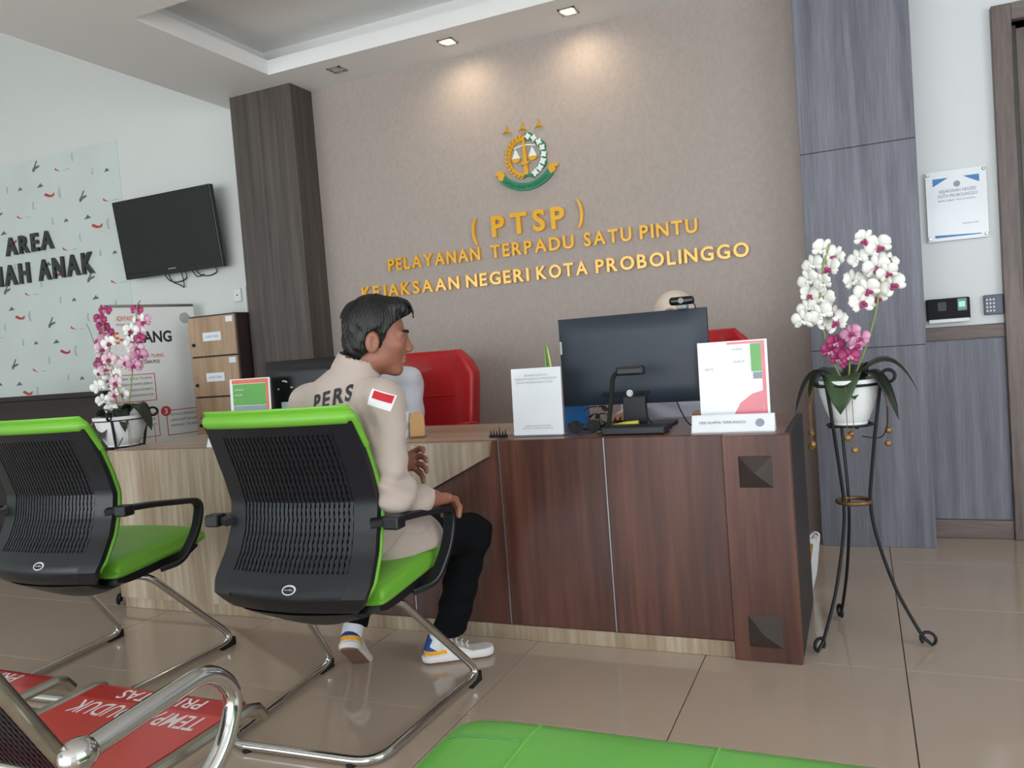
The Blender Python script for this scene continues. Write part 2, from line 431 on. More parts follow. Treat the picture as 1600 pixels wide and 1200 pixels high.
# outer shell: the glazed front behind the viewer, the bay window on the left, the plain right wall
wf = struct(MB().box(X0, X1, Y0-.15, Y0, -.01, .1).box(X0, X1, Y0-.15, Y0, 2.5, ZB).box(X0, -7.1, Y0-.15, Y0, .1, 2.5).box(2.5, X1, Y0-.15, Y0, .1, 2.5).build('wall_front', 'white_paint'))
for k in range(1, 6): struct(MB().box(-7.1+k*1.6-.03, -7.1+k*1.6+.03, Y0-.1, Y0-.03, .1, 2.5).build('window_%d' % k, 'trim_wood'))
struct(MB().box(X0-.15, X0, Y0-.15, Y1+.15, -.01, ZB).build('wall_bay', 'bay_paint'))
struct(MB().box(X1, X1+.15, Y0-.15, -1.1, -.01, ZC).box(X1, X1+.15, 1.9, Y1+.15, -.01, ZC).box(X1, X1+.15, -1.1, 1.9, -.01, .75).box(X1, X1+.15, -1.1, 1.9, 2.45, ZC).build('wall_side', 'white_paint'))
for k in range(1, 3): struct(MB().box(X1+.04, X1+.1, -1.1+k-.03, -1.1+k+.03, .75, 2.45).build('window_%d' % (5+k), 'trim_wood'))

# ceiling: lowered soffit with a recessed tray, higher ceiling over the bay
HX0, HX1, HY0, HY1 = -3.13, 1.6, 2.93, 3.90
SX = -3.76
cl = MB()
for b in ((SX, X1, Y0, HY0), (SX, X1, HY1, Y1+.15), (SX, HX0, HY0, HY1), (HX1, X1, HY0, HY1)): cl.box(b[0], b[1], b[2], b[3], ZC, ZC+.085)
ceil = struct(cl.build('ceiling', 'ceiling_paint'))
g = .16
MB().box(HX0-g, HX1+g, HY0-g, HY1+g, ZC+.21, ZC+.26).box(HX0-g-.03, HX0-g, HY0-g, HY1+g, ZC+.085, ZC+.26).box(HX1+g, HX1+g+.03, HY0-g, HY1+g, ZC+.085, ZC+.26).box(HX0-g, HX1+g, HY0-g-.03, HY0-g, ZC+.085, ZC+.26).box(HX0-g, HX1+g, HY1+g, HY1+g+.03, ZC+.085, ZC+.26).build('tray_recess', 'ceiling_paint', ceil)
struct(MB().box(X0-.15, SX, Y0-.15, Y1+.15, ZB, ZB+.1).build('ceiling_bay', 'ceiling_paint'))
struct(MB().box(SX, SX+.05, Y0-.15, Y1+.15, ZC+.085, ZB+.1).build('wall_soffit', 'ceiling_paint'))

# printed wallpaper on the left wall: sheet plus its repeating printed motifs
WPX0, WPX1, WPZ0, WPZ1 = -7.4, -4.855, .5, 2.79
wp = MB().box(WPX0, WPX1, Y1-.004, Y1+.01, WPZ0, WPZ1).build('wallpaper', 'wallpaper', wl)
def motifs(base, poly, m, name, sc=1.0):
    mb = MB()
    for i in range(-6, 4):
        for j in range(-6, 6):
            for kx in (0, 1):
                x = base[0]+i*.95+kx*.475; z = base[1]+j*.6-kx*.296
                if WPX0+.06 < x < WPX1-.05 and WPZ0+.05 < z < WPZ1-.04:
                    mb.prism([(x+a*sc, z+b*sc) for a, b in poly], Y1-.0052, Y1-.004)
    o = mb.build(name, m, wp); o['kind'] = 'stuff'
motifs((-5.606, 2.495), [(-.078, .012), (-.06, .03), (-.03, .02), (.0, .005), (.04, -.002), (.07, .018), (.08, .016), (.07, -.016), (.03, -.024), (-.02, -.018), (-.05, -.004), (-.07, .0)], 'print_red', 'red_plane_print', .72)
motifs((-5.729, 2.733), [(-.05, -.05), (-.045, -.02), (-.02, .0), (.02, .055), (.035, .05), (.0, -.005), (.06, .005), (.055, -.015), (-.0, -.03), (-.03, -.055)], 'print_grey', 'grey_plane_print', .75)
motifs((-5.487, 2.67), [(-.035, .025), (-.02, .008), (.02, -.012), (.045, -.022), (.0, -.012), (-.04, .0)], 'print_red', 'small_red_print', .8)
motifs((-5.4, 2.655), [(-.05, .003), (.02, .008), (.05, .004), (.02, .0)], 'print_pale', 'pale_streak_print')
motifs((-5.453, 2.28), [(-.03, -.015), (-.025, .0), (-.005, .022), (.01, .02), (.03, .0), (.028, -.012), (.0, -.005)], 'print_grey', 'grey_cap_print', .75)
motifs((-5.22, 2.28), [(-.05, -.02), (-.02, .0), (.005, .02), (.02, .0), (.05, -.01), (.02, -.018)], 'print_grey', 'grey_boat_print', .8)
motifs((-5.49, 2.50), [(-.014, -.045), (-.02, .0), (-.005, .045), (.012, .04), (.004, .0), (.014, -.05)], 'print_pale', 'pale_balloon_print', .9)
motifs((-5.32, 2.14), [(-.01, -.035), (-.014, .0), (-.003, .035), (.01, .03), (.004, .0), (.01, -.035)], 'print_pale', 'pale_leaf_print', .9)
motifs((-5.60, 2.30), [(-.012, -.03), (-.012, .0), (.0, .03), (.012, .02), (.004, .0), (.01, -.03)], 'print_pale', 'pale_drop_print', .9)

# raised lettering
def sign(name, label, x, z, y): return thing(name, label, 'lettering', (x, y, z))
def put_letters(t, *a, **k):
    n = len(C.objects); before = set(t.children); letters(t, *a, **k)
    for o in t.children:
        if o not in before: o.location = Vector(o.location)-t.location
t = sign('wall_lettering', 'black raised letters AREA RAMAH ANAK on the printed wallpaper', -5.7, 1.86, Y1-.005)
put_letters(t, 'AREA', -6.15, -5.60, 2.095, .128, Y1-.004, .02, 'letter_black', bold=.035)
put_letters(t, 'RAMAH', -6.68, -5.90, 1.865, .146, Y1-.004, .02, 'letter_black', bold=.035)
put_letters(t, 'ANAK', -5.80, -5.19, 1.865, .146, Y1-.004, .02, 'letter_black', bold=.035)
t = sign('wall_lettering', 'large golden letters ( PTSP ) under the round emblem', -1.7, 1.71, Y1)
put_letters(t, 'PTSP', -1.925, -1.475, 1.718, .112, Y1, .022, 'gold_letter', gap=.22, bold=.03)
put_letters(t, '(', -2.055, -2.02, 1.722, .11, Y1, .022, 'gold_letter', bold=.015)
put_letters(t, ')', -1.40, -1.365, 1.74, .115, Y1, .022, 'gold_letter', bold=.015)
t = sign('wall_lettering', 'golden letters PELAYANAN TERPADU SATU PINTU, middle line on the taupe wall', -1.7, 1.597, Y1)
for s, a, b in (('PELAYANAN', -2.645, -2.015), ('TERPADU', -1.945, -1.432), ('SATU', -1.372, -1.102), ('PINTU', -1.055, -.748)):
    put_letters(t, s, a, b, 1.597, .070, Y1, .02, 'gold_letter', bold=.022)
t = sign('wall_lettering', 'golden letters KEJAKSAAN NEGERI KOTA PROBOLINGGO, lowest line on the taupe wall', -1.7, 1.443, Y1)
for s, a, b in (('KEJAKSAAN', -2.855, -2.165), ('NEGERI', -2.118, -1.715), ('KOTA', -1.668, -1.362), ('PROBOLINGGO', -1.315, -.495)):
    put_letters(t, s, a, b, 1.443, .070, Y1, .02, 'gold_letter', bold=.022)

# emblem
em = thing('wall_emblem', 'round gold, green and white emblem with scales and three stars above the lettering', 'emblem', (-1.686, Y1, 2.142))
for cx in (-.103, -.005, .094):
    ap = (0, .046); L = (-.03, -.005); R = (.029, -.008); m0 = (.001, .005)
    mb = MB()
    def q(p, y): return (p[0], y, p[1])
    pts = [ap, (-.006, .012), L, (.0, -.0035), R, (.007, .012)]
    vs = [q(p, -.006) for p in pts]+[q(p, 0) for p in pts]+[q((0, .006), -.02)]
    fs = [(i, (i+1) % 6, 12) for i in range(6)]+[(i, i+6, (i+1) % 6+6, (i+1) % 6) for i in range(6)]+[tuple(range(6, 12))]
    o = mb.add(vs, fs).build('star', 'gold', em); o.location = (cx, 0, .155)
def arc_band(a0, a1, r0, r1, n=24, c=(0, 0)):
    A = [a0+(a1-a0)*i/n for i in range(n+1)]
    f0 = r0 if callable(r0) else (lambda a: r0); f1 = r1 if callable(r1) else (lambda a: r1)
    return [(c[0]+f1(a)*math.sin(a), c[1]+f1(a)*math.cos(a)) for a in A]+[(c[0]+f0(a)*math.sin(a), c[1]+f0(a)*math.cos(a)) for a in reversed(A)]
rice = MB().prism(arc_band(-PI*.97, -.08, .094, .112), -.012, 0).build('rice_stalk', 'gold', em)
for k in range(14):
    a = -PI*.93+k*(PI*.87/13)
    for rr, tl in ((.118, .55), (.104, -.1)):
        c0 = Vector((rr*math.sin(a), rr*math.cos(a))); d = Vector((math.cos(a), -math.sin(a)))*1+Vector((math.sin(a), math.cos(a)))*tl
        d.normalize(); p = Vector((-d.y, d.x))
        pts = [c0-d*.016, c0+p*.006, c0+d*.018, c0-p*.006]
        MB().prism([tuple(x) for x in pts], -.017, -.006).build('grain', 'gold', rice)
cot = MB().prism(arc_band(.06, PI*.90, lambda a: .094-.004*math.sin(a*9), lambda a: .128+.008*math.sin(a*7), 60), -.012, 0).build('cotton_wreath', 'emblem_green', em)
for k in range(8):
    a = .22+k*.345; rr = .113
    c0 = (rr*math.sin(a), rr*math.cos(a)); s = .016+.002*(k > 4)
    MB().prism([(c0[0]+s*(1+.28*math.cos(4*b+k))*math.cos(b), c0[1]+s*(1+.28*math.cos(4*b+k))*math.sin(b)) for b in (2*PI*i/16 for i in range(16))], -.018, -.01).build('cotton_boll', 'emblem_white', cot)
sw = MB().prism([(-.010, .115), (-.004, .128), (.002, .115), (.010, -.03), (.012, -.1), (-.014, -.1), (-.012, -.03)], -.016, 0).build('sword', 'gold', em)
MB().prism([(-.028, -.046), (-.026, -.036), (-.01, -.028), (.012, -.03), (.022, -.026), (.024, -.038), (.0, -.044)], -.02, -.004).build('guard', 'gold', sw)
MB().prism([(-.03, -.098), (.035, -.098), (.04, -.118), (.0, -.112), (-.026, -.122)], -.012, 0).build('leaf_base', 'emblem_green', em)
sc_ = MB().prism([(-.07, .058), (-.02, .068), (0, .07), (.02, .068), (.068, .058), (.066, .052), (.02, .061), (0, .062), (-.02, .061), (-.068, .052)], -.012, 0).build('scale_beam', 'emblem_white', em)
for cx in (-.057, .045):
    MB().prism([(cx, .052), (cx-.026, -.004), (cx+.026, -.006)], -.012, 0).build('scale_cord', 'emblem_white', sc_)
    MB().prism([(cx-.028, -.002)]+[(cx-.027*math.cos(b), -.004-.023*math.sin(b)) for b in (PI*i/10 for i in range(11))]+[(cx+.028, -.004)], -.016, 0).build('scale_pan', 'gold', sc_)
rb = MB().prism(arc_band(PI*.735, PI*1.265, .178, .222, 30, (-.003, .032)), -.014, 0).build('ribbon', 'emblem_green', em)
co, fs, a, b = glyph('SATYA ADHI WICAKSANA', 0.0, .01)
mb = MB(); R = .192; sc2 = .018/capheight(); span = 1.42
mb.add([((R+0)*0+(-.003)+(R+.018-p[1]*sc2)*math.sin(th), -.0152, .032-(R+.018-p[1]*sc2)*math.cos(th)) for p in co for th in [(-span/2+span*(p[0]-a)/(b-a))]], fs)
mb.build('motto', 'emblem_dark', rb)
for s in (-1, 1):
    MB().prism([(s*.150, -.118), (s*.132, -.088), (s*.142, -.066), (s*.165, -.060), (s*.186, -.064), (s*.195, -.076), (s*.186, -.086), (s*.178, -.080), (s*.174, -.105)], -.018, 0).build('scroll_end', 'gold', em)

# recessed square downlights; two are lit
for i, (x, lit, lab) in enumerate(((-2.754, 0, 'unlit square recessed downlight nearest the dark pillar'), (-2.012, 1, 'lit square recessed downlight in the middle, above the lettering'), (-1.3, 1, 'lit square recessed downlight furthest from the dark pillar'))):
    t = thing('downlight', lab, 'downlight', (x, 4.06, ZC), 0, 'recessed downlights in the soffit')
    s = .045; fr = MB()
    for a in ((-s, s, -s, -s+.009), (-s, s, s-.009, s), (-s, -s+.009, -s, s), (s-.009, s, -s, s)): fr.box(a[0], a[1], a[2], a[3], -.006, .0005)
    fr.build('trim_frame', 'dull_chrome', t)
    MB().lathe([(.034, -.004), (.034, -.001), (.03, .0)], 20).build('lens', 'lamp_lens' if lit else 'lamp_off', t)
    if lit:
        d = bpy.data.lights.new('downlight_beam', 'SPOT'); d.energy = 7.5; d.color = (1.0, .80, .56); d.spot_size = math.radians(150); d.spot_blend = 1.0; d.shadow_soft_size = .03
        o = bpy.data.objects.new('downlight_beam', d); C.objects.link(o); o.parent = t; o.location = (0, 0, -.012); o.rotation_euler = (math.radians(18), 0, 0)

# ================================================================== reception desk
DT = .735
DXL, DXR, DF, DB = -3.20, -.216, 2.627, 3.235
dk = thing('reception_desk', 'long reception desk, dark walnut front with slanted pale wood panel and brown pyramid studs', 'desk', ((DXL+DXR)/2, 2.93, 0))
DL = dk.location.copy()
def dbox(name, m, x0, x1, y0, y1, z0, z1, p=dk, b=.002, label=None):
    return MB().rbox(x0-DL.x, x1-DL.x, y0-DL.y, y1-DL.y, z0, z1, b, 1).build(name, m, p, label=label)
SEAMS = [-1.226, -.826]
edges = [DXL+.03, -2.02, -1.626]+SEAMS+[-.424]
for i in range(len(edges)-1):
    dbox('front_panel', 'walnut', edges[i]+.002, edges[i+1]-.002, DF, DF+.018, .054, DT)
for x in edges[1:-1]: dbox('metal_seam', 'seam_metal', x-.0025, x+.0025, DF-.0015, DF+.006, .054, DT+.0005, b=.0005)
dbox('kick_strip', 'light_wood', DXL+.005, -.424, DF-.006, DF+.014, 0.0, .053)
# pale slanted panel, proud of the walnut
poly = [(DXL, .053), (-2.55, .053), (-1.262, .678), (-1.252, DT-.004), (DXL, DT-.004)]
MB().prism([(a-DL.x, b) for a, b in poly], DF-.022-DL.y, DF-.001-DL.y).build('slanted_panel', 'light_wood', dk)
dbox('side_panel', 'light_wood', DXL, DXL+.02, DF, DB, 0, DT-.026)
post = dbox('end_post', 'walnut', -.424, DXR, DF-.022, DF+.02, 0, DT-.001)
dbox('side_panel', 'stud_side', DXR-.02, DXR-.0005, DF+.021, DB, 0, DT-.001)
dbox('worktop', 'light_wood_top', DXL, -1.252, DF+.0185, DB, DT-.026, DT)
MB().box(DXL-DL.x, -1.252-DL.x, DF-.022-DL.y, DF+.0-DL.y, DT-.004, DT).build('edge_band', 'light_wood_top', dk)
dbox('worktop', 'walnut_top', -1.2515, DXR-.021, DF+.0205, DB, DT-.026, DT)
dbox('modesty_panel', 'walnut', DXL+.03, DXR-.03, DB-.16, DB-.142, .15, DT-.028)
for x in (-2.2, -1.2): dbox('inner_divider', 'walnut', x-.009, x+.009, DF+.02, DB-.02, 0, DT-.028)
for zc in (.617, .0995):
    x0, x1, h = -.376, -.272, .051; cx = (x0+x1)/2; y0 = DF-.022
    o = MB().add([(-.052, 0, -h), (.052, 0, -h), (.052, 0, h), (-.052, 0, h), (0, -.034, 0)], [(0, 1, 4), (1, 2, 4), (2, 3, 4), (3, 0, 4), (3, 2, 1, 0)]).build('pyramid_stud', 'stud_brown', dk)
    o.location = (cx-DL.x, y0-DL.y, zc)

# ------------------------------------------------------------------ things on the desk
def stand_sign(name, label, x0, x1, y, h, tilt, thick=.004, foot=.06, group=None):
    """acrylic stand: sloping printed plate with a folded foot; returns (thing, matrix from plate xz to local)"""
    t = thing(name, label, 'sign', ((x0+x1)/2, y, DT+.0005), 0, group)
    w = x1-x0
    M = Matrix.Rotation(-tilt, 4, 'X')
    MB().box(-w/2, w/2, 0, thick, .006, h, M).build('plate', 'paper', t)
    MB().rbox(-w/2, w/2, -.012, foot, 0, .004, .001, 1).build('foot', 'acrylic', t)
    top = M @ Vector((0, thick, h*.75))
    MB().bar([(0, top.y, top.z), (0, foot-.006, .004)], w*.6, .003, (1, 0, 0)).build('back_brace', 'acrylic', t)
    return t, M, w, h
def flat(t, M, name, m, rects=(), texts=(), y=-.0003, p=None, polys=()):
    mb = MB()
    for x0, x1, z0, z1 in rects: mb.box(x0, x1, y-.0003, y, z0, z1, M)
    for pl_ in polys: mb.prism(pl_, y-.0003, y, M)
    K = M @ Matrix(((1, 0, 0, 0), (0, 0, -1, y-.0004), (0, 1, 0, 0), (0, 0, 0, 1)))
    for s, x0, x1, z, h in texts:
        tm = MB(); text_mesh(tm, s, x0, x1, z, h, K); tm.build(name, m, p or t)
    return mb.build(name, m, p or t) if mb.v else None
# white sheet in a stand: the machine-readable square is left out, only its lines of text stay
t, M, w, h = stand_sign('sign_stand', 'white sheet in a clear acrylic stand at the front edge beside the snake plant leaf', -1.196, -1.0, 2.712, .252, .06)
flat(t, M, 'printed_text', 'print_text_grey', texts=(('SILAKAN SCAN DI', -.045, .045, .222, .007), ('KEJAKSAAN NEGERI KOTA PROBOLINGGO', -.082, .082, .209, .007), ('UNTUK PENGISIAN BUKU TAMU', -.08, .066, .196, .007), ('KEJAKSAAN NEGERI', -.05, .05, .037, .005), ('KOTA PROBOLINGGO', -.06, .06, .028, .005)))
# leaflet holder with pink, green and white print
t, M, w, h = stand_sign('leaflet_stand', 'white, pink and green printed leaflet in a thick acrylic stand behind the name plate', -.52, -.288, 2.80, .298, .05, .012, .08)
flat(t, M, 'pink_border', 'print_pink', rects=((w/2-.020, w/2-.008, .03, h-.004), (-w/2+.1, w/2-.02, h-.012, h-.004)))
flat(t, M, 'pink_corner', 'print_pink', polys=([(w/2-.0205, .03), (w/2-.0205, .125), (.06, .115), (.02, .085), (.0, .05), (-.005, .03)],))
flat(t, M, 'green_block', 'print_green', rects=((w/2-.055, w/2-.0205, .19, h-.013),))
flat(t, M, 'pale_block', 'print_text_grey', rects=((w/2-.05, w/2-.0205, .165, .188),))
flat(t, M, 'heading', 'print_text_grey', texts=(('LAYANAN', .0, .035, .265, .008), ('HUKUM', .005, .04, .222, .009), ('GRATIS', -.095, -.065, .2, .008)))
# name plate: a folded wedge
t = thing('name_plate', 'long white desk name plate with a row of lettering and a round seal', 'name plate', (-.4, 2.715, DT+.0005))
MB().prism([(-.025+.0, 0), (.03, 0), (.004, .056), (-.004, .056)], -.134, .134, Matrix.Rotation(PI/2, 4, 'Z') @ Matrix.Scale(-1, 4, (1, 0, 0))).build('wedge', 'white_plastic', t)
sl = math.atan2(.021, .056)
Mn = Matrix.Translation((0, -.03, 0)) @ Matrix.Rotation(-math.atan2(.026, .056), 4, 'X')
MB().box(-.13, .13, -.0008, 0, .004, .056, Mn).build('face', 'paper', t)
flat(t, Mn, 'lettering', 'print_black', texts=(('DESI NURMA TERRUNGGO', -.108, .043, .030, .0085),), y=-.001)
o = MB().lathe([(.0, 0), (.014, 0), (.014, .0012), (.0, .0012)], 20).build('seal', 'gold', t); o.matrix_local = Mn @ Matrix.Translation((.088, -.001, .03)) @ Matrix.Rotation(PI/2, 4, 'X'); o.data.materials[0] = MATS['print_text_grey']
# green notice stand at the left
t, M, w, h = stand_sign('notice_stand', 'small green and orange notice in a white framed stand left of the dark monitor', -2.63, -2.402, 2.80, .285, .05)
flat(t, M, 'orange_border', 'print_orange', rects=((-w/2+.012, w/2-.008, h-.022, h-.004), (w/2-.022, w/2-.008, .05, h-.02)))
flat(t, M, 'green_block', 'print_green', rects=((-w/2+.016, w/2-.023, .165, h-.024),))
flat(t, M, 'pale_block', 'print_text_grey', rects=((-w/2+.016, w/2-.023, .06, .163),))
flat(t, M, 'heading', 'white_print', texts=(('LAYANAN', -.088, -.035, .232, .008), ('HUKUM', -.088, -.045, .208, .008), ('?', -.088, -.084, .186, .008)), y=-.0008)
# tiny white card on the pale worktop
t = thing('table_card', 'small folded white card on the pale worktop behind the middle green chair', 'card', (-2.60, 2.66, DT+.0005))
MB().prism([(-.022, 0), (.022, 0), (.002, .05), (-.002, .05)], -.03, .03, Matrix.Rotation(PI/2, 4, 'Z')).build('folded_card', 'paper', t)

def monitor(name, label, loc, w, h, z0, rotz=0, back='monitor_back', stand_dy=.06, neck=(.045, .07)):
    """seen from behind: rear shell, bezel edge, screen on the far side, neck and base"""
    t = thing(name, label, 'monitor', loc, rotz); z1 = z0+h
    us = np.linspace(-1, 1, 17); vs = np.linspace(-1, 1, 11)
    def fa(u, v): e = min(1, (1-abs(u)**6))*min(1, (1-abs(v)**6)); return (u*w/2, -.012-.022*e**.6, (z0+z1)/2+v*h/2)
    def fb(u, v): return (u*w/2, .004, (z0+z1)/2+v*h/2)
    sh = MB().slab(fa, fb, us, vs).build('rear_shell', back, t, smooth=True)
    MB().rbox(-w/2, w/2, .0045, .012, z0, z1, .002, 1).build('bezel', 'black_plastic', t)
    MB().box(-w/2+.008, w/2-.008, .0118, .0126, z0+.014, z1-.008).build('screen', 'screen_dark', t)
    MB().rbox(-neck[0], neck[0], -.028, -.010, .012, z0+.03, .004, 2).build('neck', 'black_plastic', t)
    MB().rbox(-.13, .13, -.055, .12, 0, .012, .005, 2).build('base', 'black_plastic', t)
    return t, sh
t, sh = monitor('monitor', 'large slate grey monitor seen from behind with a webcam on top', (-.782, 2.93, DT+.0005), .566, .337, .088)
MB().rbox(-.282, -.270, -.016, -.0135, .29, .34, .001, 1).build('side_label', 'sticker_pale', t)
for x, s in ((-.105, .012), (-.082, .006), (-.055, .022), (.02, .012), (.048, .013)): MB().rbox(x-s, x+s, -.0385, -.033, .122, .136, .002, 1).build('port', 'black_rubber', t)
MB().lathe([(.0, 0), (.013, 0), (.013, .002), (.0, .002)], 18, M=Matrix.Translation((-.012, -.034, .13)) @ Matrix.Rotation(PI/2, 4, 'X')).build('badge', 'chrome', t)
MB().tube(curve([(.048, -.037, .126), (.05, -.06, .08), (.07, -.09, .03), (.12, -.13, .008), (.16, -.14, .006)]), .0025, 6).build('cable', 'black_rubber', t)
MB().tube(curve([(.16, -.03, .09), (.18, -.05, .05), (.21, -.07, .01), (.25, -.08, .005)]), .0025, 6).build('cable', 'black_rubber', t)
t, sh = monitor('monitor', 'black monitor with pale stickers between the notice and the man', (-2.26, 2.93, DT+.0005), .50, .29, .062, 0, 'black_gloss')
MB().rbox(-.155, -.085, -.0365, -.0335, .09, .165, .001, 1).build('sticker', 'sticker_pale', t)
for x, z, s in ((-.13, .26, .010), (-.165, .225, .005), (-.09, .23, .006), (-.118, .256, .006)): MB().rbox(x-s, x+s, -.0362, -.034, z-.003, z+.003, .0005, 1).build('sticker', 'sticker_pale', t)
# webcam perched on the monitor
t = thing('webcam', 'black webcam clipped on the top edge of the slate grey monitor', 'webcam', (-.585, 2.93, DT+.4265))
MB().rbox(-.045, .045, -.024, .010, .014, .044, .012, 4).build('body', 'black_gloss', t, smooth=True)
MB().rbox(-.020, .020, -.026, .018, .0, .014, .003, 2).build('clip', 'device_grey', t)
MB().lathe([(.0, 0), (.010, 0), (.010, .003), (.0, .003)], 16, M=Matrix.Translation((0, -.024, .029)) @ Matrix.Rotation(PI/2, 4, 'X')).build('lens', 'device_grey', t)
MB().tube(curve([(.04, -.01, .02), (.05, -.02, .005), (.045, .0, -.01), (.04, .02, -.04)]), .0022, 6).build('cable', 'black_rubber', t)
# L-shaped document camera
t = thing('document_camera', 'black document camera with bent arm on a flat base at the desk edge', 'document camera', (-.735, 2.715, DT+.0005))
MB().rbox(-.113, .113, -.042, .045, 0, .030, .006, 2).build('base', 'black_plastic', t)
MB().bar(fillet([(-.098, .01, .028), (-.085, .01, .10), (-.068, .01, .218), (.0, .01, .222)], .035), .016, .014, (0, 1, 0)).build('arm', 'black_rubber', t, smooth=True)
MB().rbox(-.055, .045, -.008, .028, .205, .236, .008, 2).build('head', 'black_plastic', t)
# clutter beside it
t = thing('sunglasses', 'dark folded sunglasses lying between the sheet stand and the document camera', 'sunglasses', (-.925, 2.735, DT+.0005), .1)
for s in (-1, 1):
    MB().lathe([(.0, 0), (.016, .002), (.024, .006), (.022, .008), (.0, .006)], 18, M=Matrix.Translation((s*.034, 0, .028)) @ Matrix.Rotation(PI/2-.2, 4, 'X')).build('lens', 'black_rubber', t, smooth=True)
    MB().bar(curve([(s*.066, .004, .038), (s*.064, .06, .03), (s*.03, .085, .012), (-s*.05, .08+.01*s, .006)]), .008, .004, (0, 0, 1)).build('temple', 'black_plastic', t)
MB().bar([(-.012, 0, .036), (0, -.004, .04), (.012, 0, .036)], .006, .004, (0, 0, 1)).build('bridge', 'black_plastic', t)
t = thing('fabric_flower', 'dark artificial flower lying beside the document camera arm', 'flower', (-.90, 2.83, DT+.0005))
for k in range(9):
    a = k*2*PI/9; R = .03+.012*(k % 3); zz = .03+.028*(k % 3)
    MB().grid(lambda u, v: (v*R*math.cos(a+u*.35*(1-.3*v)), v*R*math.sin(a+u*.35), zz+.02*v-.03*v*v+.004*u*u), np.linspace(-1, 1, 4), np.linspace(.05, 1, 5)).build('petal', 'black_rubber', t, smooth=True)
MB().tube(curve([(0, 0, .05), (.005, 0, .03), (.015, .0, 0.003)]), .006, 7).build('stem', 'leaf_dark', t)
t = thing('blue_carton', 'blue paper bag standing behind the white sheet stand', 'bag', (-1.05, 3.02, DT+.0005))
MB().prism([(-.045, 0), (.045, 0), (.042, .12), (.01, .125), (-.04, .118)], -.03, .03).build('pouch', 'blue_plastic', t)
MB().prism([(-.044, .09), (.044, .095), (.042, .105), (-.043, .10)], -.032, -.0301).build('band', 'print_blue', t)
t = thing('stapler', 'yellow stapler lying behind the document camera base', 'stapler', (-.80, 2.80, DT+.0005), .08)
MB().rbox(-.052, .052, -.013, .013, 0, .010, .003, 2).build('base', 'yellow_plastic', t)
MB().bar([(-.05, 0, .016), (.0, 0, .026), (.055, 0, .030)], .022, .014, (0, 1, 0)).build('arm', 'yellow_plastic', t)
MB().rbox(-.012, .03, -.012, .012, .0101, .0155, .001, 1).build('magazine', 'dull_chrome', t)
t = thing('hair_clip', 'small dark spiky clip lying at the desk edge left of the white sheet stand', 'clip', (-1.262, 2.715, DT+.0005))
MB().rbox(-.038, .038, -.008, .008, 0, .010, .004, 2).build('body', 'black_rubber', t)
for k in range(6): MB().lathe([(.004, 0), (.0025, .012), (.0003, .020+(.022 if k == 3 else .004*(k % 2)))], 6, (-.03+k*.012, 0, .008)).build('tooth', 'black_rubber', t)
t = thing('phone_rest', 'round-topped tan plywood phone rest beside the man on the desk', 'phone rest', (-1.655, 2.79, DT+.0005), .3)
MB().prism([(-.03, 0), (.03, 0)]+[(.03*math.cos(b), .075+.03*math.sin(b)) for b in (PI*i/12 for i in range(13))], -.004, .004, Matrix.Rotation(-.12, 4, 'X')).build('upright', 'plywood_tan', t)
MB().rbox(-.03, .03, -.03, .03, 0, .006, .002, 1).build('base', 'walnut_top', t)
t = thing('paper_cup', 'white paper cup with printed band next to the tan phone rest', 'cup', (-1.725, 2.80, DT+.0005))
MB().lathe([(.026, 0), (.028, .01), (.034, .098), (.036, .1), (.034, .101), (.031, .096), (.025, .012), (.0, .01)], 20).build('cup_body', 'white_plastic', t, smooth=True)
MB().lathe([(.0302, .035), (.0325, .06), (.0327, .06), (.0304, .035)], 20).build('printed_band', 'sticker_pale', t)
# snake plant in a small cup behind the sheet
t = thing('snake_plant', 'single pointed snake plant leaf in a small pot behind the white sheet', 'plant', (-1.105, 2.865, DT+.0005))
MB().lathe([(.026, 0), (.034, .07), (.036, .072), (.032, .072), (.026, .06), (.0, .06)], 20).build('pot', 'white_plastic', t, smooth=True)
for wd, m, dy in ((.021, 'snake_edge', 0), (.0145, 'snake_leaf', -.0015)):
    MB().slab(lambda u, v: (u*wd*(max(0, 1-v)**.55)*(.8+.5*v)+.006*math.sin(3*v), dy-.002+.004*u*u, .06+v*.282), lambda u, v: (u*wd*(max(0, 1-v)**.55)*(.8+.5*v)+.006*math.sin(3*v), dy+.0005+.004*u*u, .06+v*.282), np.linspace(-1, 1, 5), np.linspace(0, 1, 13)).build('leaf_edge' if dy == 0 else 'leaf', m, t, smooth=True)

# paper bag on the floor behind the desk end
t = thing('paper_bag', 'white and gold paper bag on the floor poking out behind the desk end', 'bag', (-.256, 3.33, 0)); t.scale = (1, 1, .70)
MB().prism([(-.06, 0), (.03, 0), (.052, .12), (.068, .30), (.05, .325), (.02, .315), (-.06, .3)], -.02, .06).build('bag_body', 'white_plastic', t)
MB().prism([(-.055, .06), (.012, .10), (.035, .2), (.046, .29), (.02, .312), (-.055, .295)], -.023, -.0205).build('gold_print', 'bag_gold', t)
MB().tube(curve([(.03, .0, .315), (.04, .0, .34), (.055, .0, .355), (.068, .0, .34), (.064, .0, .305)]), .004, 6).build('handle', 'white_plastic', t)

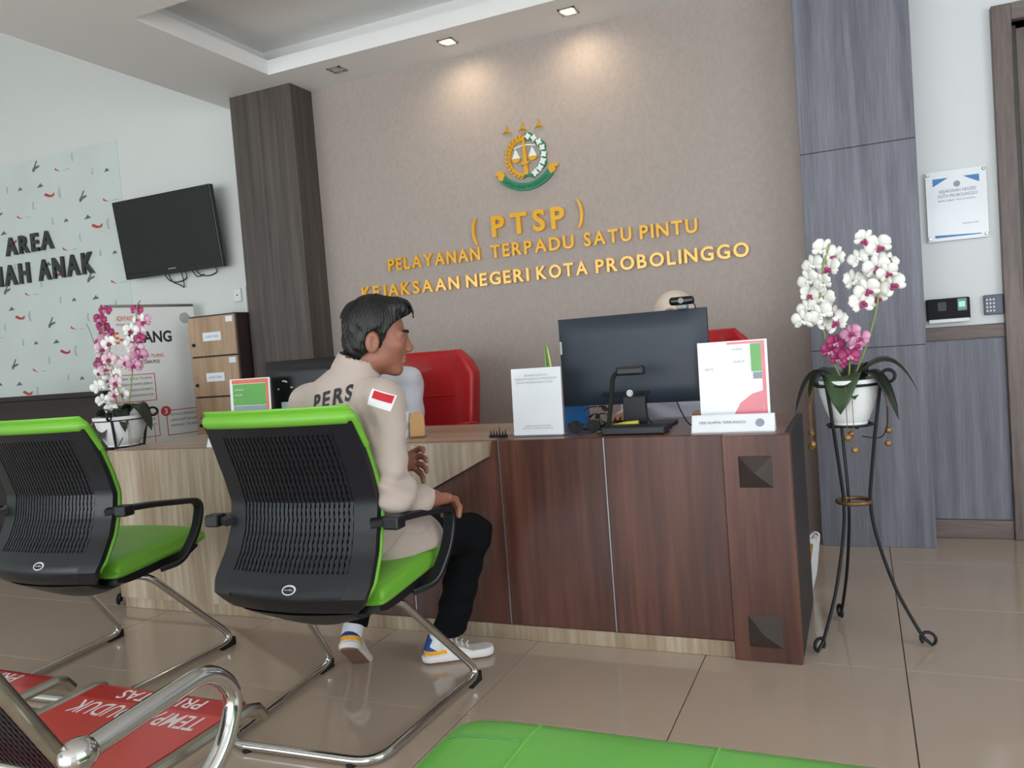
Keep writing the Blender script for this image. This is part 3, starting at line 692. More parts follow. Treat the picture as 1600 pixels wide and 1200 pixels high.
# ================================================================== green and black visitor chairs
PZ = [.36, .40, .447, .491, .549, .613, .682, .756, .83, .894, .955]
PY = [-.150, -.235, -.261, -.236, -.196, -.170, -.159, -.180, -.209, -.236, -.268]
def back_y(u, z): return lerp(PZ, PY, z)-.030*(1-u*u)
HWZ = [.36, .385, .41, .44, .48, .60, .80, .96]; HW = [.16, .178, .218, .244, .256, .246, .246, .240]
def make_chair(label):
    t = thing('visitor_chair', label, 'chair', (0, 0, 0), 0, 'green and black visitor chairs')
    hw = lambda z: lerp(HWZ, HW, z)
    # rear shell with an open slotted field
    def sp(u, z, off): return Vector((u*hw(z), back_y(u, z)-.034-off, z))
    zs = list(np.linspace(.385, .905, 40)); us = list(np.linspace(-1, 1, 31))
    U0, ZA, ZBk = .74, .505, .878
    sh = MB()
    for a, b, z0, z1 in ((-1, -U0, .385, .912), (U0, 1, .385, .912), (-U0, U0, ZBk, .912), (-U0, U0, .385, ZA)):
        n1 = max(3, int((b-a)*14)); n2 = max(3, int((z1-z0)*70))
        sh.slab(lambda u, z: sp(u, z, .008), lambda u, z: sp(u, z, -.012), np.linspace(a, b, n1), np.linspace(z0, z1, n2))
    shell = sh.build('back_shell', 'black_plastic', t, smooth=True)
    # lower tail that curls under the seat
    def tail(u, v, o):
        z = .392-.080*math.sin(v*PI/2)*(1-.75*u*u*v); y = back_y(u, .40)-.034+.20*v+.006; k = 1-.12*v
        return Vector((u*.178*k, y-o*math.cos(v*PI/2), z-o*math.sin(v*PI/2)))
    MB().slab(lambda u, v: tail(u, v, .008), lambda u, v: tail(u, v, -.010), np.linspace(-1, 1, 17), np.linspace(0, 1, 10)).build('shell_tail', 'black_plastic', t, smooth=True)
    sl = MB(); N = 25
    for i in range(N):
        uc = -U0+.03+(2*U0-.06)*i/(N-1)
        zz = np.linspace(ZA-.004, ZBk+.004, 26)
        du = .0095/.25*.5
        sl.slab(lambda u, z: sp(uc+u*du+.006*math.sin(z*150+i*0), z, .006), lambda u, z: sp(uc+u*du, z, -.004), (-1, 1), zz)
    o = sl.build('back_slats', 'black_plastic', t); o['kind'] = 'stuff'
    hb = MB(); K = 20
    for j in range(K):
        zc = ZA+(ZBk-ZA)*(j+.5)/K
        hb.slab(lambda u, v: sp(u, zc+v*.0042, .003), lambda u, v: sp(u, zc+v*.0042, -.006), np.linspace(-U0, U0, 16), (-1, 1))
    o = hb.build('cross_bars', 'black_plastic', t); o['kind'] = 'stuff'
    # green back cushion in front of the shell, rolled over the top
    def cush(u, v, s):
        z = .43+(.955-.43)*(v+1)/2; e = (max(0, 1-abs(u)**7)*max(0, 1-abs(v)**9))**.45
        w = hw(z)+.005
        return Vector((u*w*(1 if abs(v) < .9 else 1-.35*(abs(v)-.9)), back_y(u, z)-.012+(s*.024*e if s > 0 else -.012*e)-.012*(max(0, v-.86)/.14), z))
    us2 = list(np.sin(np.linspace(-PI/2, PI/2, 19))); vs2 = list(np.sin(np.linspace(-PI/2, PI/2, 27)))
    MB().slab(lambda u, v: cush(u, v, 1), lambda u, v: cush(u, v, -1), us2, vs2).build('back_cushion', 'green_vinyl', t, smooth='full')
    MB().slab(lambda u, z: sp(u, z, -.016), lambda u, z: sp(u, z, -.020), np.linspace(-U0-.05, U0+.05, 12), np.linspace(ZA-.02, ZBk+.02, 14)).build('inner_lining', 'black_rubber', t)
    # rolled green lip along the top edge
    lip = [sp(-1.0, .84, -.018)]+[sp(u, .918, -.006)+Vector((0, 0, .006)) for u in np.linspace(-.99, .99, 21)]+[sp(1.0, .84, -.018)]
    lip = fillet(lip, .04, 5)
    nl = len(lip); MB().tube(lip, [.021*min(1, .45+.55*min(i, nl-1-i)/6) for i in range(nl)], 12).build('top_roll', 'green_vinyl', t, smooth=True)
    # seat
    def seat(u, v, s):
        y = -.215+.435*(v+1)/2; e = (max(0, 1-abs(u)**10)*max(0, 1-abs(v)**12))**.3
        z = .425+.012*v; w = .235+.012*(1-v)/2
        zt = z+(.045+.006*(1-u*u))*e-.02*max(0, v-.7)**2*8*0 if s > 0 else z-.026*e
        return Vector((u*w, y, zt))
    MB().slab(lambda u, v: seat(u, v, 1), lambda u, v: seat(u, v, -1), us2, us2).build('seat', 'green_vinyl', t, smooth='full')
    def pan(u, v, s):
        y = -.20+.385*(v+1)/2; d = .03+.028*(1-u*u)*(1-v*.6)
        return Vector((u*.225, y, (.405+.012*v) if s > 0 else .405+.012*v-d*(1-abs(v)**6*.6)))
    MB().slab(lambda u, v: pan(u, v, 1), lambda u, v: pan(u, v, -1), np.linspace(-1, 1, 13), np.linspace(-1, 1, 13)).build('seat_pan', 'black_plastic', t, smooth=True)
    # arms
    for s in (-1, 1):
        P = [(s*.235, -.225, .628), (s*.285, -.20, .632), (s*.292, -.10, .626), (s*.292, .148, .592), (s*.286, .118, .48), (s*.262, .055, .385), (s*.215, .0, .372)]
        MB().bar(fillet(P, .05, 5), .036, .020, (1, 0, 0)).build('armrest', 'black_plastic', t, smooth=True)
        MB().rbox(s*.30-.024, s*.30+.024, -.235, -.19, .612, .648, .006, 2).build('arm_bracket', 'black_plastic', t)
    # chromed tube frame: one bent tube
    R_ = .0125
    half = [(.15, -.10, .372), (.19, -.03, .352), (.285, .25, .05), (.287, .235, R_+.004), (.245, -.315, R_+.004)]
    path = [Vector(p) for p in half]+[Vector((-p[0], p[1], p[2])) for p in reversed(half)]
    path = [path[0], path[1], Vector((.286, .275, R_+.004))]+[path[4], path[5]]+[Vector((-.286, .275, R_+.004)), path[8], path[9]]
    MB().tube(fillet(path, .075, 8), R_, 12).build('tube_frame', 'chrome', t, smooth=True)
    MB().rbox(-.16, .16, -.105, -.06, .355, .378, .004, 2).build('cross_plate', 'black_plastic', t)
    for s in (-1, 1):
        MB().add([(s*.271, .19, 0), (s*.297, .19, 0), (s*.297, .262, 0), (s*.271, .262, 0), (s*.273, .195, .006), (s*.295, .195, .006), (s*.295, .265, .03), (s*.273, .265, .03)], [(0, 1, 2, 3), (4, 5, 6, 7), (0, 1, 5, 4), (1, 2, 6, 5), (2, 3, 7, 6), (3, 0, 4, 7)]).build('front_glide', 'black_rubber', t)
        MB().lathe([(.014, 0), (.015, .004), (.012, .008)], 12, (s*.17, -.315, -.0)).build('rear_glide', 'black_rubber', t)
    bm_ = [sp(.1+.085*math.cos(a), .468+.012*math.sin(a)*(1.0), .0085) for a in (2*PI*i/18 for i in range(18))]
    bg = MB().add([p+Vector((0, -.0022, 0)) for p in bm_]+[p+Vector((0, .002, 0)) for p in bm_], [tuple(range(18))]+[(i, i+18, (i+1) % 18+18, (i+1) % 18) for i in range(18)]).build('maker_badge', 'paper', t)
    bi = [sp(.1+.070*math.cos(a), .468+.0090*math.sin(a), .011) for a in (2*PI*i/18 for i in range(18))]
    MB().add([p+Vector((0, -.0006, 0)) for p in bi]+[p for p in bi], [tuple(range(18))]+[(i, i+18, (i+1) % 18+18, (i+1) % 18) for i in range(18)]).build('badge_field', 'black_plastic', bg)
    tm = MB(); c0 = sp(.1, .468, .0118); text_mesh(tm, 'savello', -.0145, .0145, -.0038, .0080, Matrix.Translation(c0) @ Matrix(((1, 0, 0, 0), (0, 0, -1, 0), (0, 1, 0, 0), (0, 0, 0, 1))), bold=.02)
    tm.build('badge_lettering', 'paper', bg)
    return t
ch = make_chair('green and black visitor chair the man in the beige shirt sits on')
ch2 = copy_tree(ch)
ch.location = (-1.468, 1.998, 0); ch.rotation_euler = (0, 0, math.radians(2.1))
ch2['label'] = 'empty green and black visitor chair in front of the pale wood panel'
ch2.location = (-2.565, 2.07, 0); ch2.rotation_euler = (0, 0, math.radians(3.5))

# green upholstered bench in the foreground
t = thing('padded_bench', 'green padded bench seat at the bottom edge of the view', 'bench', (-.08, .885, 0))
def pad(u, v, s, x0, x1):
    e = (max(0, 1-abs(u)**14)*max(0, 1-abs(v)**10))**.33
    return Vector(((x0+x1)/2+u*(x1-x0)/2, v*.255, .418+(.074*e if s > 0 else -.04*e)))
us2 = list(np.sin(np.linspace(-PI/2, PI/2, 21)))
MB().slab(lambda u, v: pad(u, v, 1, -.565, .565), lambda u, v: pad(u, v, -1, -.565, .565), us2, us2).build('cushion', 'green_leather', t, smooth='full')
for x in (-.40, -.13, .13, .40): MB().tube([Vector((x, 0, 0))+Vector((0, 1, 0))*pad(0, v, 1, -.565, .565).y+Vector((0, 0, pad(0, v, 1, -.565, .565).z)) for v in np.linspace(-.97, .985, 16)], .0022, 6).build('seam_piping', 'green_leather', t)
MB().tube([pad(u, .62, 1, -.565, .565)+Vector((0, 0, .0004)) for u in np.linspace(-.95, -.72, 8)], .0010, 5).build('stitching', 'snake_leaf', t)
MB().rbox(-.54, .54, -.235, .235, .33, .366, .008, 2).build('base_frame', 'black_plastic', t)
for sx in (-1, 1):
    for sy in (-1, 1): MB().lathe([(.012, 0), (.018, .33)], 12, (sx*.48, sy*.19, 0)).build('leg', 'chrome', t, smooth=True)

# red-stickered steel waiting bench
t = thing('waiting_bench', 'chrome steel waiting bench with red priority stickers on its seats', 'bench', (-1.64, 1.0, 0))
TL = Vector(t.location)
def bp(x, y, z): return Vector((x, y, z))-TL
def seat_y(v): return .80+.44*v
def seat_pt(x, v, o=0):
    # v 0..1 back to front, waterfall front edge beyond 1
    if v <= .97: y, z = .80+.44*v, .376+.01*(v-.4)**2
    else: a = (v-.97)/.18*(PI/2.1); y, z = .80+.44*.97+.045*math.sin(a), .3793-.045*(1-math.cos(a))
    return bp(x, y, z+o)
for (a, b, nm) in ((-1.615, -1.19, 0), (-2.21, -1.765, 1)):
    MB().slab(lambda u, v: seat_pt(a+(b-a)*u, v, 0), lambda u, v: seat_pt(a+(b-a)*u, v, -.006), np.linspace(0, 1, 6), np.linspace(0, 1.15, 22)).build('seat', 'dull_chrome', t, smooth=True)
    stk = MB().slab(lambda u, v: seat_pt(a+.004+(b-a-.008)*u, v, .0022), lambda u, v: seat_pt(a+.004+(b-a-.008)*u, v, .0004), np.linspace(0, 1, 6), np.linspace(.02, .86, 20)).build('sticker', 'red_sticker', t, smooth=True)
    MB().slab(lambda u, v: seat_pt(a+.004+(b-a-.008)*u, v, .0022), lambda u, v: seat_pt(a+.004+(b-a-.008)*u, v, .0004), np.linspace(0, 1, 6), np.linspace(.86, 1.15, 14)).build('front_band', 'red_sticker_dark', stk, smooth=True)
    # lettering reads from the front of the bench, so it is upside down from behind
    for s, x0, x1, v0, hh in (('TEMPAT DUDUK', .03, b-a-.04, .70, .050), ('PRIORITAS', .09, b-a-.10, .868, .036)):
        co, fs, ga, gb = glyph(s, 0.0, .012); sc = hh/capheight(); tm = MB()
        tm.add([seat_pt(b-(x0+(p[0]-ga)*(x1-x0)/(gb-ga)), v0+(.13 if v0 < .8 else .10)-p[1]*sc/.44, .0028) for p in co], fs)
        tm.build('sticker_lettering', 'white_print', stk)
    # perforated backrest
    W = b-a
    pb = MB()
    def bk(u, w, o): return bp(a+W*u, .862-.224*w-o, .42+.40*w)
    fr = [bk(u, w, 0) for u, w in ((.0, .08), (.0, .93), (.06, 1), (.94, 1), (1, .93), (1, .08), (.94, 0), (.06, 0))]
    MB().tube(fillet(fr, .05, 4, closed=True), .014, 10, closed=True).build('back_frame', 'dull_chrome', t, smooth=True)
    for i in range(30):
        u = .03+.94*i/29; pb.slab(lambda q, w: bk(u+q*.009, w, .004), lambda q, w: bk(u+q*.009, w, -.001), (-1, 1), np.linspace(.03, .97, 4))
    for j in range(26):
        w = .04+.92*j/25; pb.slab(lambda u, q: bk(u, w+q*.010, .003), lambda u, q: bk(u, w+q*.010, 0), np.linspace(.02, .98, 3), (-1, 1))
    o = pb.build('perforated_back', 'black_plastic', t); o['kind'] = 'stuff'
    for s, e in ((a-.012, 1), (b+.012, -1)):
        MB().tube([seat_pt(s, v, -.004) for v in np.linspace(0, 1.12, 16)], .012, 8).build('side_rail', 'dull_chrome', t, smooth=True)
for x in (-1.69,): MB().bar([bp(x-.06, 1.12, .366), bp(x+.06, 1.12, .366)], .014, .006, (0, 1, 0)).build('link_bar', 'dull_chrome', t)
MB().rbox(-2.3-TL.x, -1.1-TL.x, .93-TL.y, 1.0-TL.y, .28, .33, .006, 2).build('beam', 'dull_chrome', t)
arm = [bp(-1.10, .80, .512), bp(-1.10, .90, .522), bp(-1.10, 1.06, .535), bp(-1.10, 1.12, .47), bp(-1.10, 1.08, .38), bp(-1.11, .98, .31)]
ap = fillet(arm, .075, 7)
MB().tube(ap, [(.019, .017)]*len(ap), 12, flat=(1, 0, 0)).build('armrest', 'chrome', t, smooth=True)
MB().ball(bp(-1.10, .795, .512), .026, 16, 12, (1, 1.25, 1)).build('armrest_knob', 'chrome', t, smooth=True)
for x in (-1.30, -2.1):
    lg = [bp(x, .97, .30), bp(x-.06, 1.02, .16), bp(x-.08, 1.10, .04), bp(x-.085, 1.2, .028)]
    MB().tube(fillet([bp(x, .97, .30), bp(x, .97, .05), bp(x, .75, .025)], .06, 6), .016, 10).build('leg', 'dull_chrome', t, smooth=True)
    MB().lathe([(.016, 0), (.016, .012), (.01, .014)], 12, bp(x, .755, 0)).build('foot_pad', 'black_rubber', t)
lg = fillet([bp(-1.60, .97, .30), bp(-1.70, 1.35, .06), bp(-1.765, 1.76, .055), bp(-1.772, 1.82, .052)], .15, 6)
MB().tube(lg, [.014]*(len(lg)-1)+[.017], 10).build('leg', 'chrome', t, smooth=True)
MB().lathe([(.014, 0), (.014, .03), (.008, .042)], 12, bp(-1.76, 1.77, 0)).build('foot_pad', 'black_rubber', t)

# ================================================================== red office chairs behind the desk
def red_chair(label, loc, rotz, wide=.30):
    t = thing('office_chair', label, 'chair', loc, rotz, 'red office chairs behind the desk')
    # faces -y; back at +y
    def bk(u, v, s):
        z = .44+.64*(v+1)/2; w = lerp([.44, .7, .95, 1.02, 1.08], [.25, .29, .305, .27, .205], z)
        y = .23+.07*(z-.5)+.10*max(0, .75-z)**2; wing = .05*max(0, abs(u)-.55)/.45
        e = (max(0, 1-abs(u)**8)*max(0, 1-abs(v)**10))**.4
        return Vector((u*w, (y-.035*e-wing) if s > 0 else y+.05*e, z))
    us3 = list(np.sin(np.linspace(-PI/2, PI/2, 25)))
    MB().slab(lambda u, v: bk(u, v, 1), lambda u, v: bk(u, v, -1), us3, us3).build('backrest', 'red_leather', t, smooth='full')
    for zc in (.66, .84): MB().tube([bk(u, (zc-.44)/.32-1, 1)+Vector((0, -.002, 0)) for u in np.linspace(-.6, .6, 9)], .004, 6).build('back_seam', 'red_leather', t)
    def st(u, v, s):
        e = (max(0, 1-abs(u)**6)*max(0, 1-abs(v)**6))**.4
        return Vector((u*.26, -.04+v*.26, .43+(.06*e if s > 0 else -.05*e)))
    MB().slab(lambda u, v: st(u, v, 1), lambda u, v: st(u, v, -1), us3, us3).build('seat', 'red_leather', t, smooth='full')
    for s in (-1, 1):
        P = [(s*.27, .22, .62), (s*.31, .16, .685), (s*.32, .0, .70), (s*.32, -.16, .67), (s*.30, -.19, .55), (s*.25, -.12, .42)]
        MB().bar(fillet(P, .06, 5), .05, .035, (1, 0, 0)).build('armrest', 'red_leather', t, smooth=True)
    MB().lathe([(.03, .10), (.03, .28), (.02, .28), (.02, .39)], 14).build('gas_column', 'black_plastic', t, smooth=True)
    for k in range(5):
        a = k*2*PI/5+.3
        leg = MB().bar([(.02*math.cos(a), .02*math.sin(a), .11), (.28*math.cos(a), .28*math.sin(a), .075)], .04, .025, (-math.sin(a), math.cos(a), 0)).build('base_leg', 'black_plastic', t)
        MB().lathe([(.024, -.01), (.024, .01)], 14, M=Matrix.Translation((.28*math.cos(a), .28*math.sin(a), .028)) @ Matrix.Rotation(a, 4, 'Z') @ Matrix.Rotation(PI/2, 4, 'X')).build('caster', 'black_rubber', leg)
    return t
red_chair('red leather office chair behind the official in white next to the man', (-2.15, 3.53, 0), .0)
red_chair('red leather office chair mostly hidden behind the slate grey monitor', (-.72, 3.55, 0), .05)

# ================================================================== left bay: partition, banner, lockers, television
t = thing('low_partition', 'low dark brown wooden partition in front of the printed wallpaper', 'partition', (-4.8, 3.225, 0))
MB().rbox(-.9, .88, -.02, .02, .03, .97, .003, 1).build('board', 'partition_wood', t)
MB().rbox(-.91, .885, -.03, .03, .97, 1.0, .004, 1).build('top_rail', 'partition_wood', t)
MB().rbox(-.9, .88, -.025, .025, 0, .03, .003, 1).build('plinth', 'locker_dark', t)

t = thing('locker_cabinet', 'narrow column of tan locker doors with paper labels beside the dark pillar', 'cabinet', (-3.812, 4.12, 0))
MB().rbox(-.2, .2, -.145, .15, .02, 1.425, .002, 1).build('body', 'locker_dark', t)
MB().rbox(-.195, .195, -.14, .145, 0, .02, .002, 1).build('plinth', 'locker_dark', t)
for k in range(5):
    z1 = 1.415-k*.262; z0 = z1-.252
    d = MB().rbox(-.194, .194, -.162, -.1455, z0, z1, .002, 1).build('door', 'locker_wood', t)
    MB().box(-.075, .075, -.1632, -.162, z0+.095, z0+.15).build('paper_label', 'paper', d)
    tm = MB(); text_mesh(tm, 'LOKER TAMU', -.055, .055, z0+.115, .014, Matrix(((1, 0, 0, 0), (0, 0, -1, -.1636), (0, 1, 0, 0), (0, 0, 0, 1)))); tm.build('label_text', 'print_blue', d)
    MB().box(.125, .18, -.1632, -.162, z1-.045, z1-.01).build('number_tag', 'paper', d)
    MB().lathe([(.010, 0), (.012, .006), (.007, .016), (.0, .018)], 12, M=Matrix.Translation((-.155, -.162, z0+.075)) @ Matrix.Rotation(PI/2, 4, 'X')).build('knob', 'black_plastic', d)
    MB().lathe([(.006, 0), (.006, .003), (.0, .003)], 10, M=Matrix.Translation((-.155, -.162, z0+.125)) @ Matrix.Rotation(PI/2, 4, 'X')).build('lock', 'dull_chrome', d)

# upright banner on a light frame, turned towards the entrance
bx = Vector((.21, .55, 0)).normalized(); bl = math.atan2(bx.y, bx.x)
t = thing('standing_banner', 'tall white banner headed E-TILANG with red boxes of text standing behind the orchid', 'banner', (-4.29, 3.925, 0), bl)
BW, BH = .585, 1.52; b0 = -.0035
MB().box(-BW/2, BW/2, -.001, .001, .06, BH).build('vinyl_sheet', 'banner_vinyl', t)
MB().rbox(-BW/2-.01, BW/2+.01, -.05, .05, 0, .05, .01, 2).build('base', 'dull_chrome', t)
MB().rbox(-BW/2, BW/2, -.006, .008, BH-.004, BH+.014, .004, 2).build('top_bar', 'dull_chrome', t)
MB().lathe([(.008, .05), (.008, BH)], 8, (0, .02, 0)).build('pole', 'dull_chrome', t)
KB = Matrix(((1, 0, 0, 0), (0, 0, -1, -.0018), (0, 1, 0, 0), (0, 0, 0, 1)))
def bt(s, x0, x1, z, h, m, bold=0.0):
    tm = MB(); text_mesh(tm, s, x0, x1, z, h, KB, bold); tm.build('banner_text', m, t)
bt('E-', -.25, -.185, 1.285, .07, 'print_orange', .03); bt('TILANG', -.175, .125, 1.285, .07, 'print_black', .03)
bt('ADHYAKSA', -.22, -.10, 1.43, .03, 'print_orange', .02); bt('KEJAKSAAN', -.22, -.08, 1.40, .012, 'print_black')
bt('BAGAIMANA CARA TILANG', -.24, .06, 1.185, .022, 'print_orange', .02); bt('VIA ONLINE DAN POS', -.2, .03, 1.145, .022, 'print_black', .02)
def frame(x0, x1, z0, z1, name='red_box'):
    mb = MB(); e = .005
    for a in ((x0, x1, z0, z0+e), (x0, x1, z1-e, z1), (x0, x0+e, z0, z1), (x1-e, x1, z0, z1)): mb.box(a[0], a[1], -.002, -.0012, a[2], a[3])
    mb.build(name, 'banner_red', t)
frame(-.27, -.01, .90, 1.08); frame(-.27, -.01, .66, .82); frame(.04, .275, .655, .825)
for k, s in enumerate(('BUKA SITUS TILANG', 'MASUKKAN NOMOR BERKAS', 'PERIKSA DENDA DAN BIAYA', 'PILIH PENGIRIMAN POS')): bt(s, -.24, -.03, 1.045-k*.037, .015, 'print_black')
for k, s in enumerate(('PETUGAS MENGANTAR', 'BARANG BUKTI KE ALAMAT', 'PEMILIK TILANG')): bt(s, .07, .265, .785-k*.037, .015, 'print_black')
for k, s in enumerate(('BAYAR DENDA DI BANK', 'ATAU KANTOR POS')): bt(s, -.24, -.03, .77-k*.037, .015, 'print_black')
for x, z, s in ((.04, .82, '3'), (-.265, .81, '2'), (-.265, 1.07, '1')):
    o = MB().lathe([(.0, 0), (.034, 0), (.034, .0008), (.0, .0008)], 20, M=Matrix.Translation((x, -.0021, z)) @ Matrix.Rotation(PI/2, 4, 'X')).build('number_disc', 'banner_red', t)
    tm = MB(); text_mesh(tm, s, x-.011, x+.011, z-.018, .036, Matrix.Translation((0, -.0014, 0)) @ KB, .02); tm.build('disc_number', 'white_print', o)
MB().lathe([(.0, 0), (.036, 0), (.036, .0008), (.0, .0008)], 20, M=Matrix.Translation((.225, -.0015, 1.44)) @ Matrix.Rotation(PI/2, 4, 'X')).build('round_seal', 'print_pale', t)

# wall television, tipped forward
t = thing('television', 'flat black television tipped forward on the white wall above the lockers', 'television', (-4.328, 4.19, 1.757))
Mt = Matrix.Rotation(.115, 4, 'X'); TW, TH = .902, .545
MB().rbox(-TW/2, TW/2, -.0, .035, 0, TH, .004, 2, Mt).build('casing', 'black_gloss', t)
MB().box(-TW/2+.016, TW/2-.016, -.0012, .0, .045, TH-.016, Mt).build('screen', 'screen_dark', t)
MB().box(-TW/2+.006, TW/2-.006, -.004, .0005, .004, .030, Mt).build('speaker_bar', 'black_plastic', t)
MB().box(-.035, .035, -.0022, -.0005, .033, .040, Mt).build('maker_badge', 'dull_chrome', t)
MB().rbox(-.15, .15, .035, .098, .18, .36, .004, 1).build('wall_bracket', 'black_plastic', t)
for pts in ([(-.12, .07, .03), (-.10, .08, -.04), (-.03, .085, -.075), (.0, .085, -.09), (.005, .08, -.04), (.0, .07, .02)], [(-.16, .07, .02), (-.13, .085, -.03), (-.06, .085, -.05), (.03, .085, -.03), (.04, .07, .03)], [(.13, .07, .03), (.16, .085, -.02), (.24, .085, -.035), (.31, .085, -.015), (.31, .07, .02)], [(.1, .07, .02), (.13, .085, -.03), (.19, .088, -.02)]):
    MB().tube(curve(pts), .0035, 6).build('cable', 'black_rubber', t)
# sockets and cable ducts beside the pillar
t = thing('wall_socket', 'white socket plate with two thin cable ducts between the lockers and the television', 'socket', (-3.82, Y1, 1.47))
MB().rbox(-.075, -.01, -.012, 0, .05, .14, .004, 1).build('plate', 'white_plastic', t)
MB().lathe([(.0, 0), (.006, 0), (.006, .002), (.0, .002)], 10, M=Matrix.Translation((-.042, -.012, .095)) @ Matrix.Rotation(PI/2, 4, 'X')).build('pin_hole', 'print_black', t)
for x in (.02, .055): MB().rbox(x, x+.014, -.014, 0, -.03, .15, .003, 1).build('cable_duct', 'white_plastic', t)

# ================================================================== right side: acrylic notice, terminal, keypad
t = thing('acrylic_notice', 'clear acrylic wall notice with blue corners and a white sheet beside the door', 'notice', (.444, Y1+.01, 1.41))
MB().rbox(-.125, .125, -.022, -.017, 0, .325, .001, 1).build('sheet_cover', 'paper', t)
for x in (-.108, .108):
    for z in (.014, .311): MB().lathe([(.008, -.0), (.008, .026), (.005, .028), (.0, .028)], 12, M=Matrix.Translation((x*1.06, 0, z)) @ Matrix.Rotation(PI/2, 4, 'X')).build('standoff', 'chrome', t)
def nt_(name, m, poly): MB().prism(poly, -.0232, -.0221).build(name, m, t)
nt_('blue_corner', 'print_blue', [(-.095, .29), (-.095, .255), (-.03, .29)]); nt_('blue_corner', 'print_blue', [(.095, .29), (.095, .255), (.03, .29)]); nt_('blue_foot', 'print_blue', [(-.095, .028), (-.095, .016), (.095, .016), (.095, .02)])
KN = Matrix(((1, 0, 0, 0), (0, 0, -1, -.0226), (0, 1, 0, 0), (0, 0, 0, 1)))
for s, x0, x1, z, h in (('KEJAKSAAN NEGERI', -.07, .08, .222, .014), ('KOTA PROBOLINGGO', -.075, .085, .200, .014), ('MAKLUMAT PELAYANAN', -.075, .075, .182, .007), ('KEPALA KEJAKSAAN NEGERI', .02, .085, .07, .005)):
    tm = MB(); text_mesh(tm, s, x0, x1, z, h, KN, .015); tm.build('notice_text', 'print_text_grey', t)
MB().lathe([(.0, 0), (.014, 0), (.014, .0008), (.0, .0008)], 18, M=Matrix.Translation((.004, -.0222, .258)) @ Matrix.Rotation(PI/2, 4, 'X')).build('seal', 'print_text_grey', t)

t = thing('attendance_terminal', 'black fingerprint attendance terminal on the white wall beside the grey pillar', 'terminal', (.388, Y1+.01, 1.04))
MB().rbox(-.092, .088, -.040, 0, 0, .102, .006, 2).build('casing', 'black_rubber', t)
MB().rbox(-.086, .084, -.048, -.030, -.012, .006, .004, 2).build('palm_rest', 'white_plastic', t)
MB().box(-.045, -.01, -.0412, -.04, .045, .085).build('display', 'monitor_back', t)
s_ = MB().rbox(.035, .075, -.046, -.040, .040, .098, .004, 2).build('scanner', 'device_grey', t)
MB().box(.042, .066, -.0472, -.0461, .058, .082).build('scanner_window', 'led_green', s_)

t = thing('door_keypad', 'small slate grey entry keypad with white buttons next to the door frame', 'keypad', (.572, Y1+.01, 1.05))
MB().rbox(-.038, .040, -.024, 0, 0, .092, .005, 2).build('casing', 'keypad_slate', t)
for i in range(4):
    for j in range(3): MB().rbox(-.030+j*.0135, -.030+j*.0135+.008, -.0265, -.0235, .014+i*.017, .014+i*.017+.009, .002, 1).build('key', 'white_plastic', t)

# ================================================================== orchids on wire stands
def make_stand(label, loc, rotz):
    t = thing('plant_stand', label, 'plant stand', loc, rotz, 'black wire plant stands')
    for k in range(3):
        a = PI/2+k*2*PI/3; ca, sa = math.cos(a), math.sin(a)
        prof = [(.104, .885), (.100, .86), (.080, .73), (.058, .56), (.050, .47), (.062, .36), (.110, .19), (.175, .05), (.200, .018)]
        cur = [(.200+.022*math.sin(q), .028-.022*math.cos(q)) for q in np.linspace(0, 1.75*PI, 12)]
        up_ = [(.104+.020*(1-math.cos(q)), .885+.020*math.sin(q)) for q in np.linspace(.3, 1.6*PI, 11)]
        pts = [(r*ca, r*sa, z) for r, z in list(reversed(up_))]+[(p.x*ca, p.x*sa, p.y) for p in curve([(r, z, 0) for r, z in prof], 5)]+[(r*ca, r*sa, z+.000) for r, z in cur[1:]]
        MB().tube(pts, .0055, 8).build('leg', 'wire_black', t, smooth=True)
    for z, r, m, rr in ((.862, .101, 'wire_black', .0045), (.47, .052, 'bronze', .0075), (.728, .070, 'wire_black', .004)):
        MB().tube([(r*math.cos(q), r*math.sin(q), z) for q in np.linspace(0, 2*PI, 30, endpoint=False)], rr, 8, closed=True).build('ring', m, t, smooth=True)
    for q in (0, PI/2): MB().bar([(-.07*math.cos(q), -.07*math.sin(q), .724), (.07*math.cos(q), .07*math.sin(q), .724)], .01, .003, (0, 0, 1)).build('pot_support', 'wire_black', t)
    for k, (a, zz) in enumerate(((.0, .70), (.06, .655), (2.6, .70), (2.75, .655), (4.3, .70), (4.45, .66), (PI, .67), (1.2, .68))):
        r = .125
        s = MB().tube([(r*math.cos(a)*.85, r*math.sin(a)*.85, .862), (r*math.cos(a), r*math.sin(a), .80), (r*math.cos(a), r*math.sin(a), zz+.01)], .0012, 5).build('bead_string', 'bronze', t)
        MB().ball((r*math.cos(a), r*math.sin(a), zz), .0115, 12, 8).build('bead', 'bead_gold', s, smooth=True)
    MB().tube(curve([(.0, -.10, .70), (.06, -.09, .69), (.10, -.05, .72), (.118, -.02, .78)]), .002, 6).build('wire_swag', 'wire_black', t)
    return t
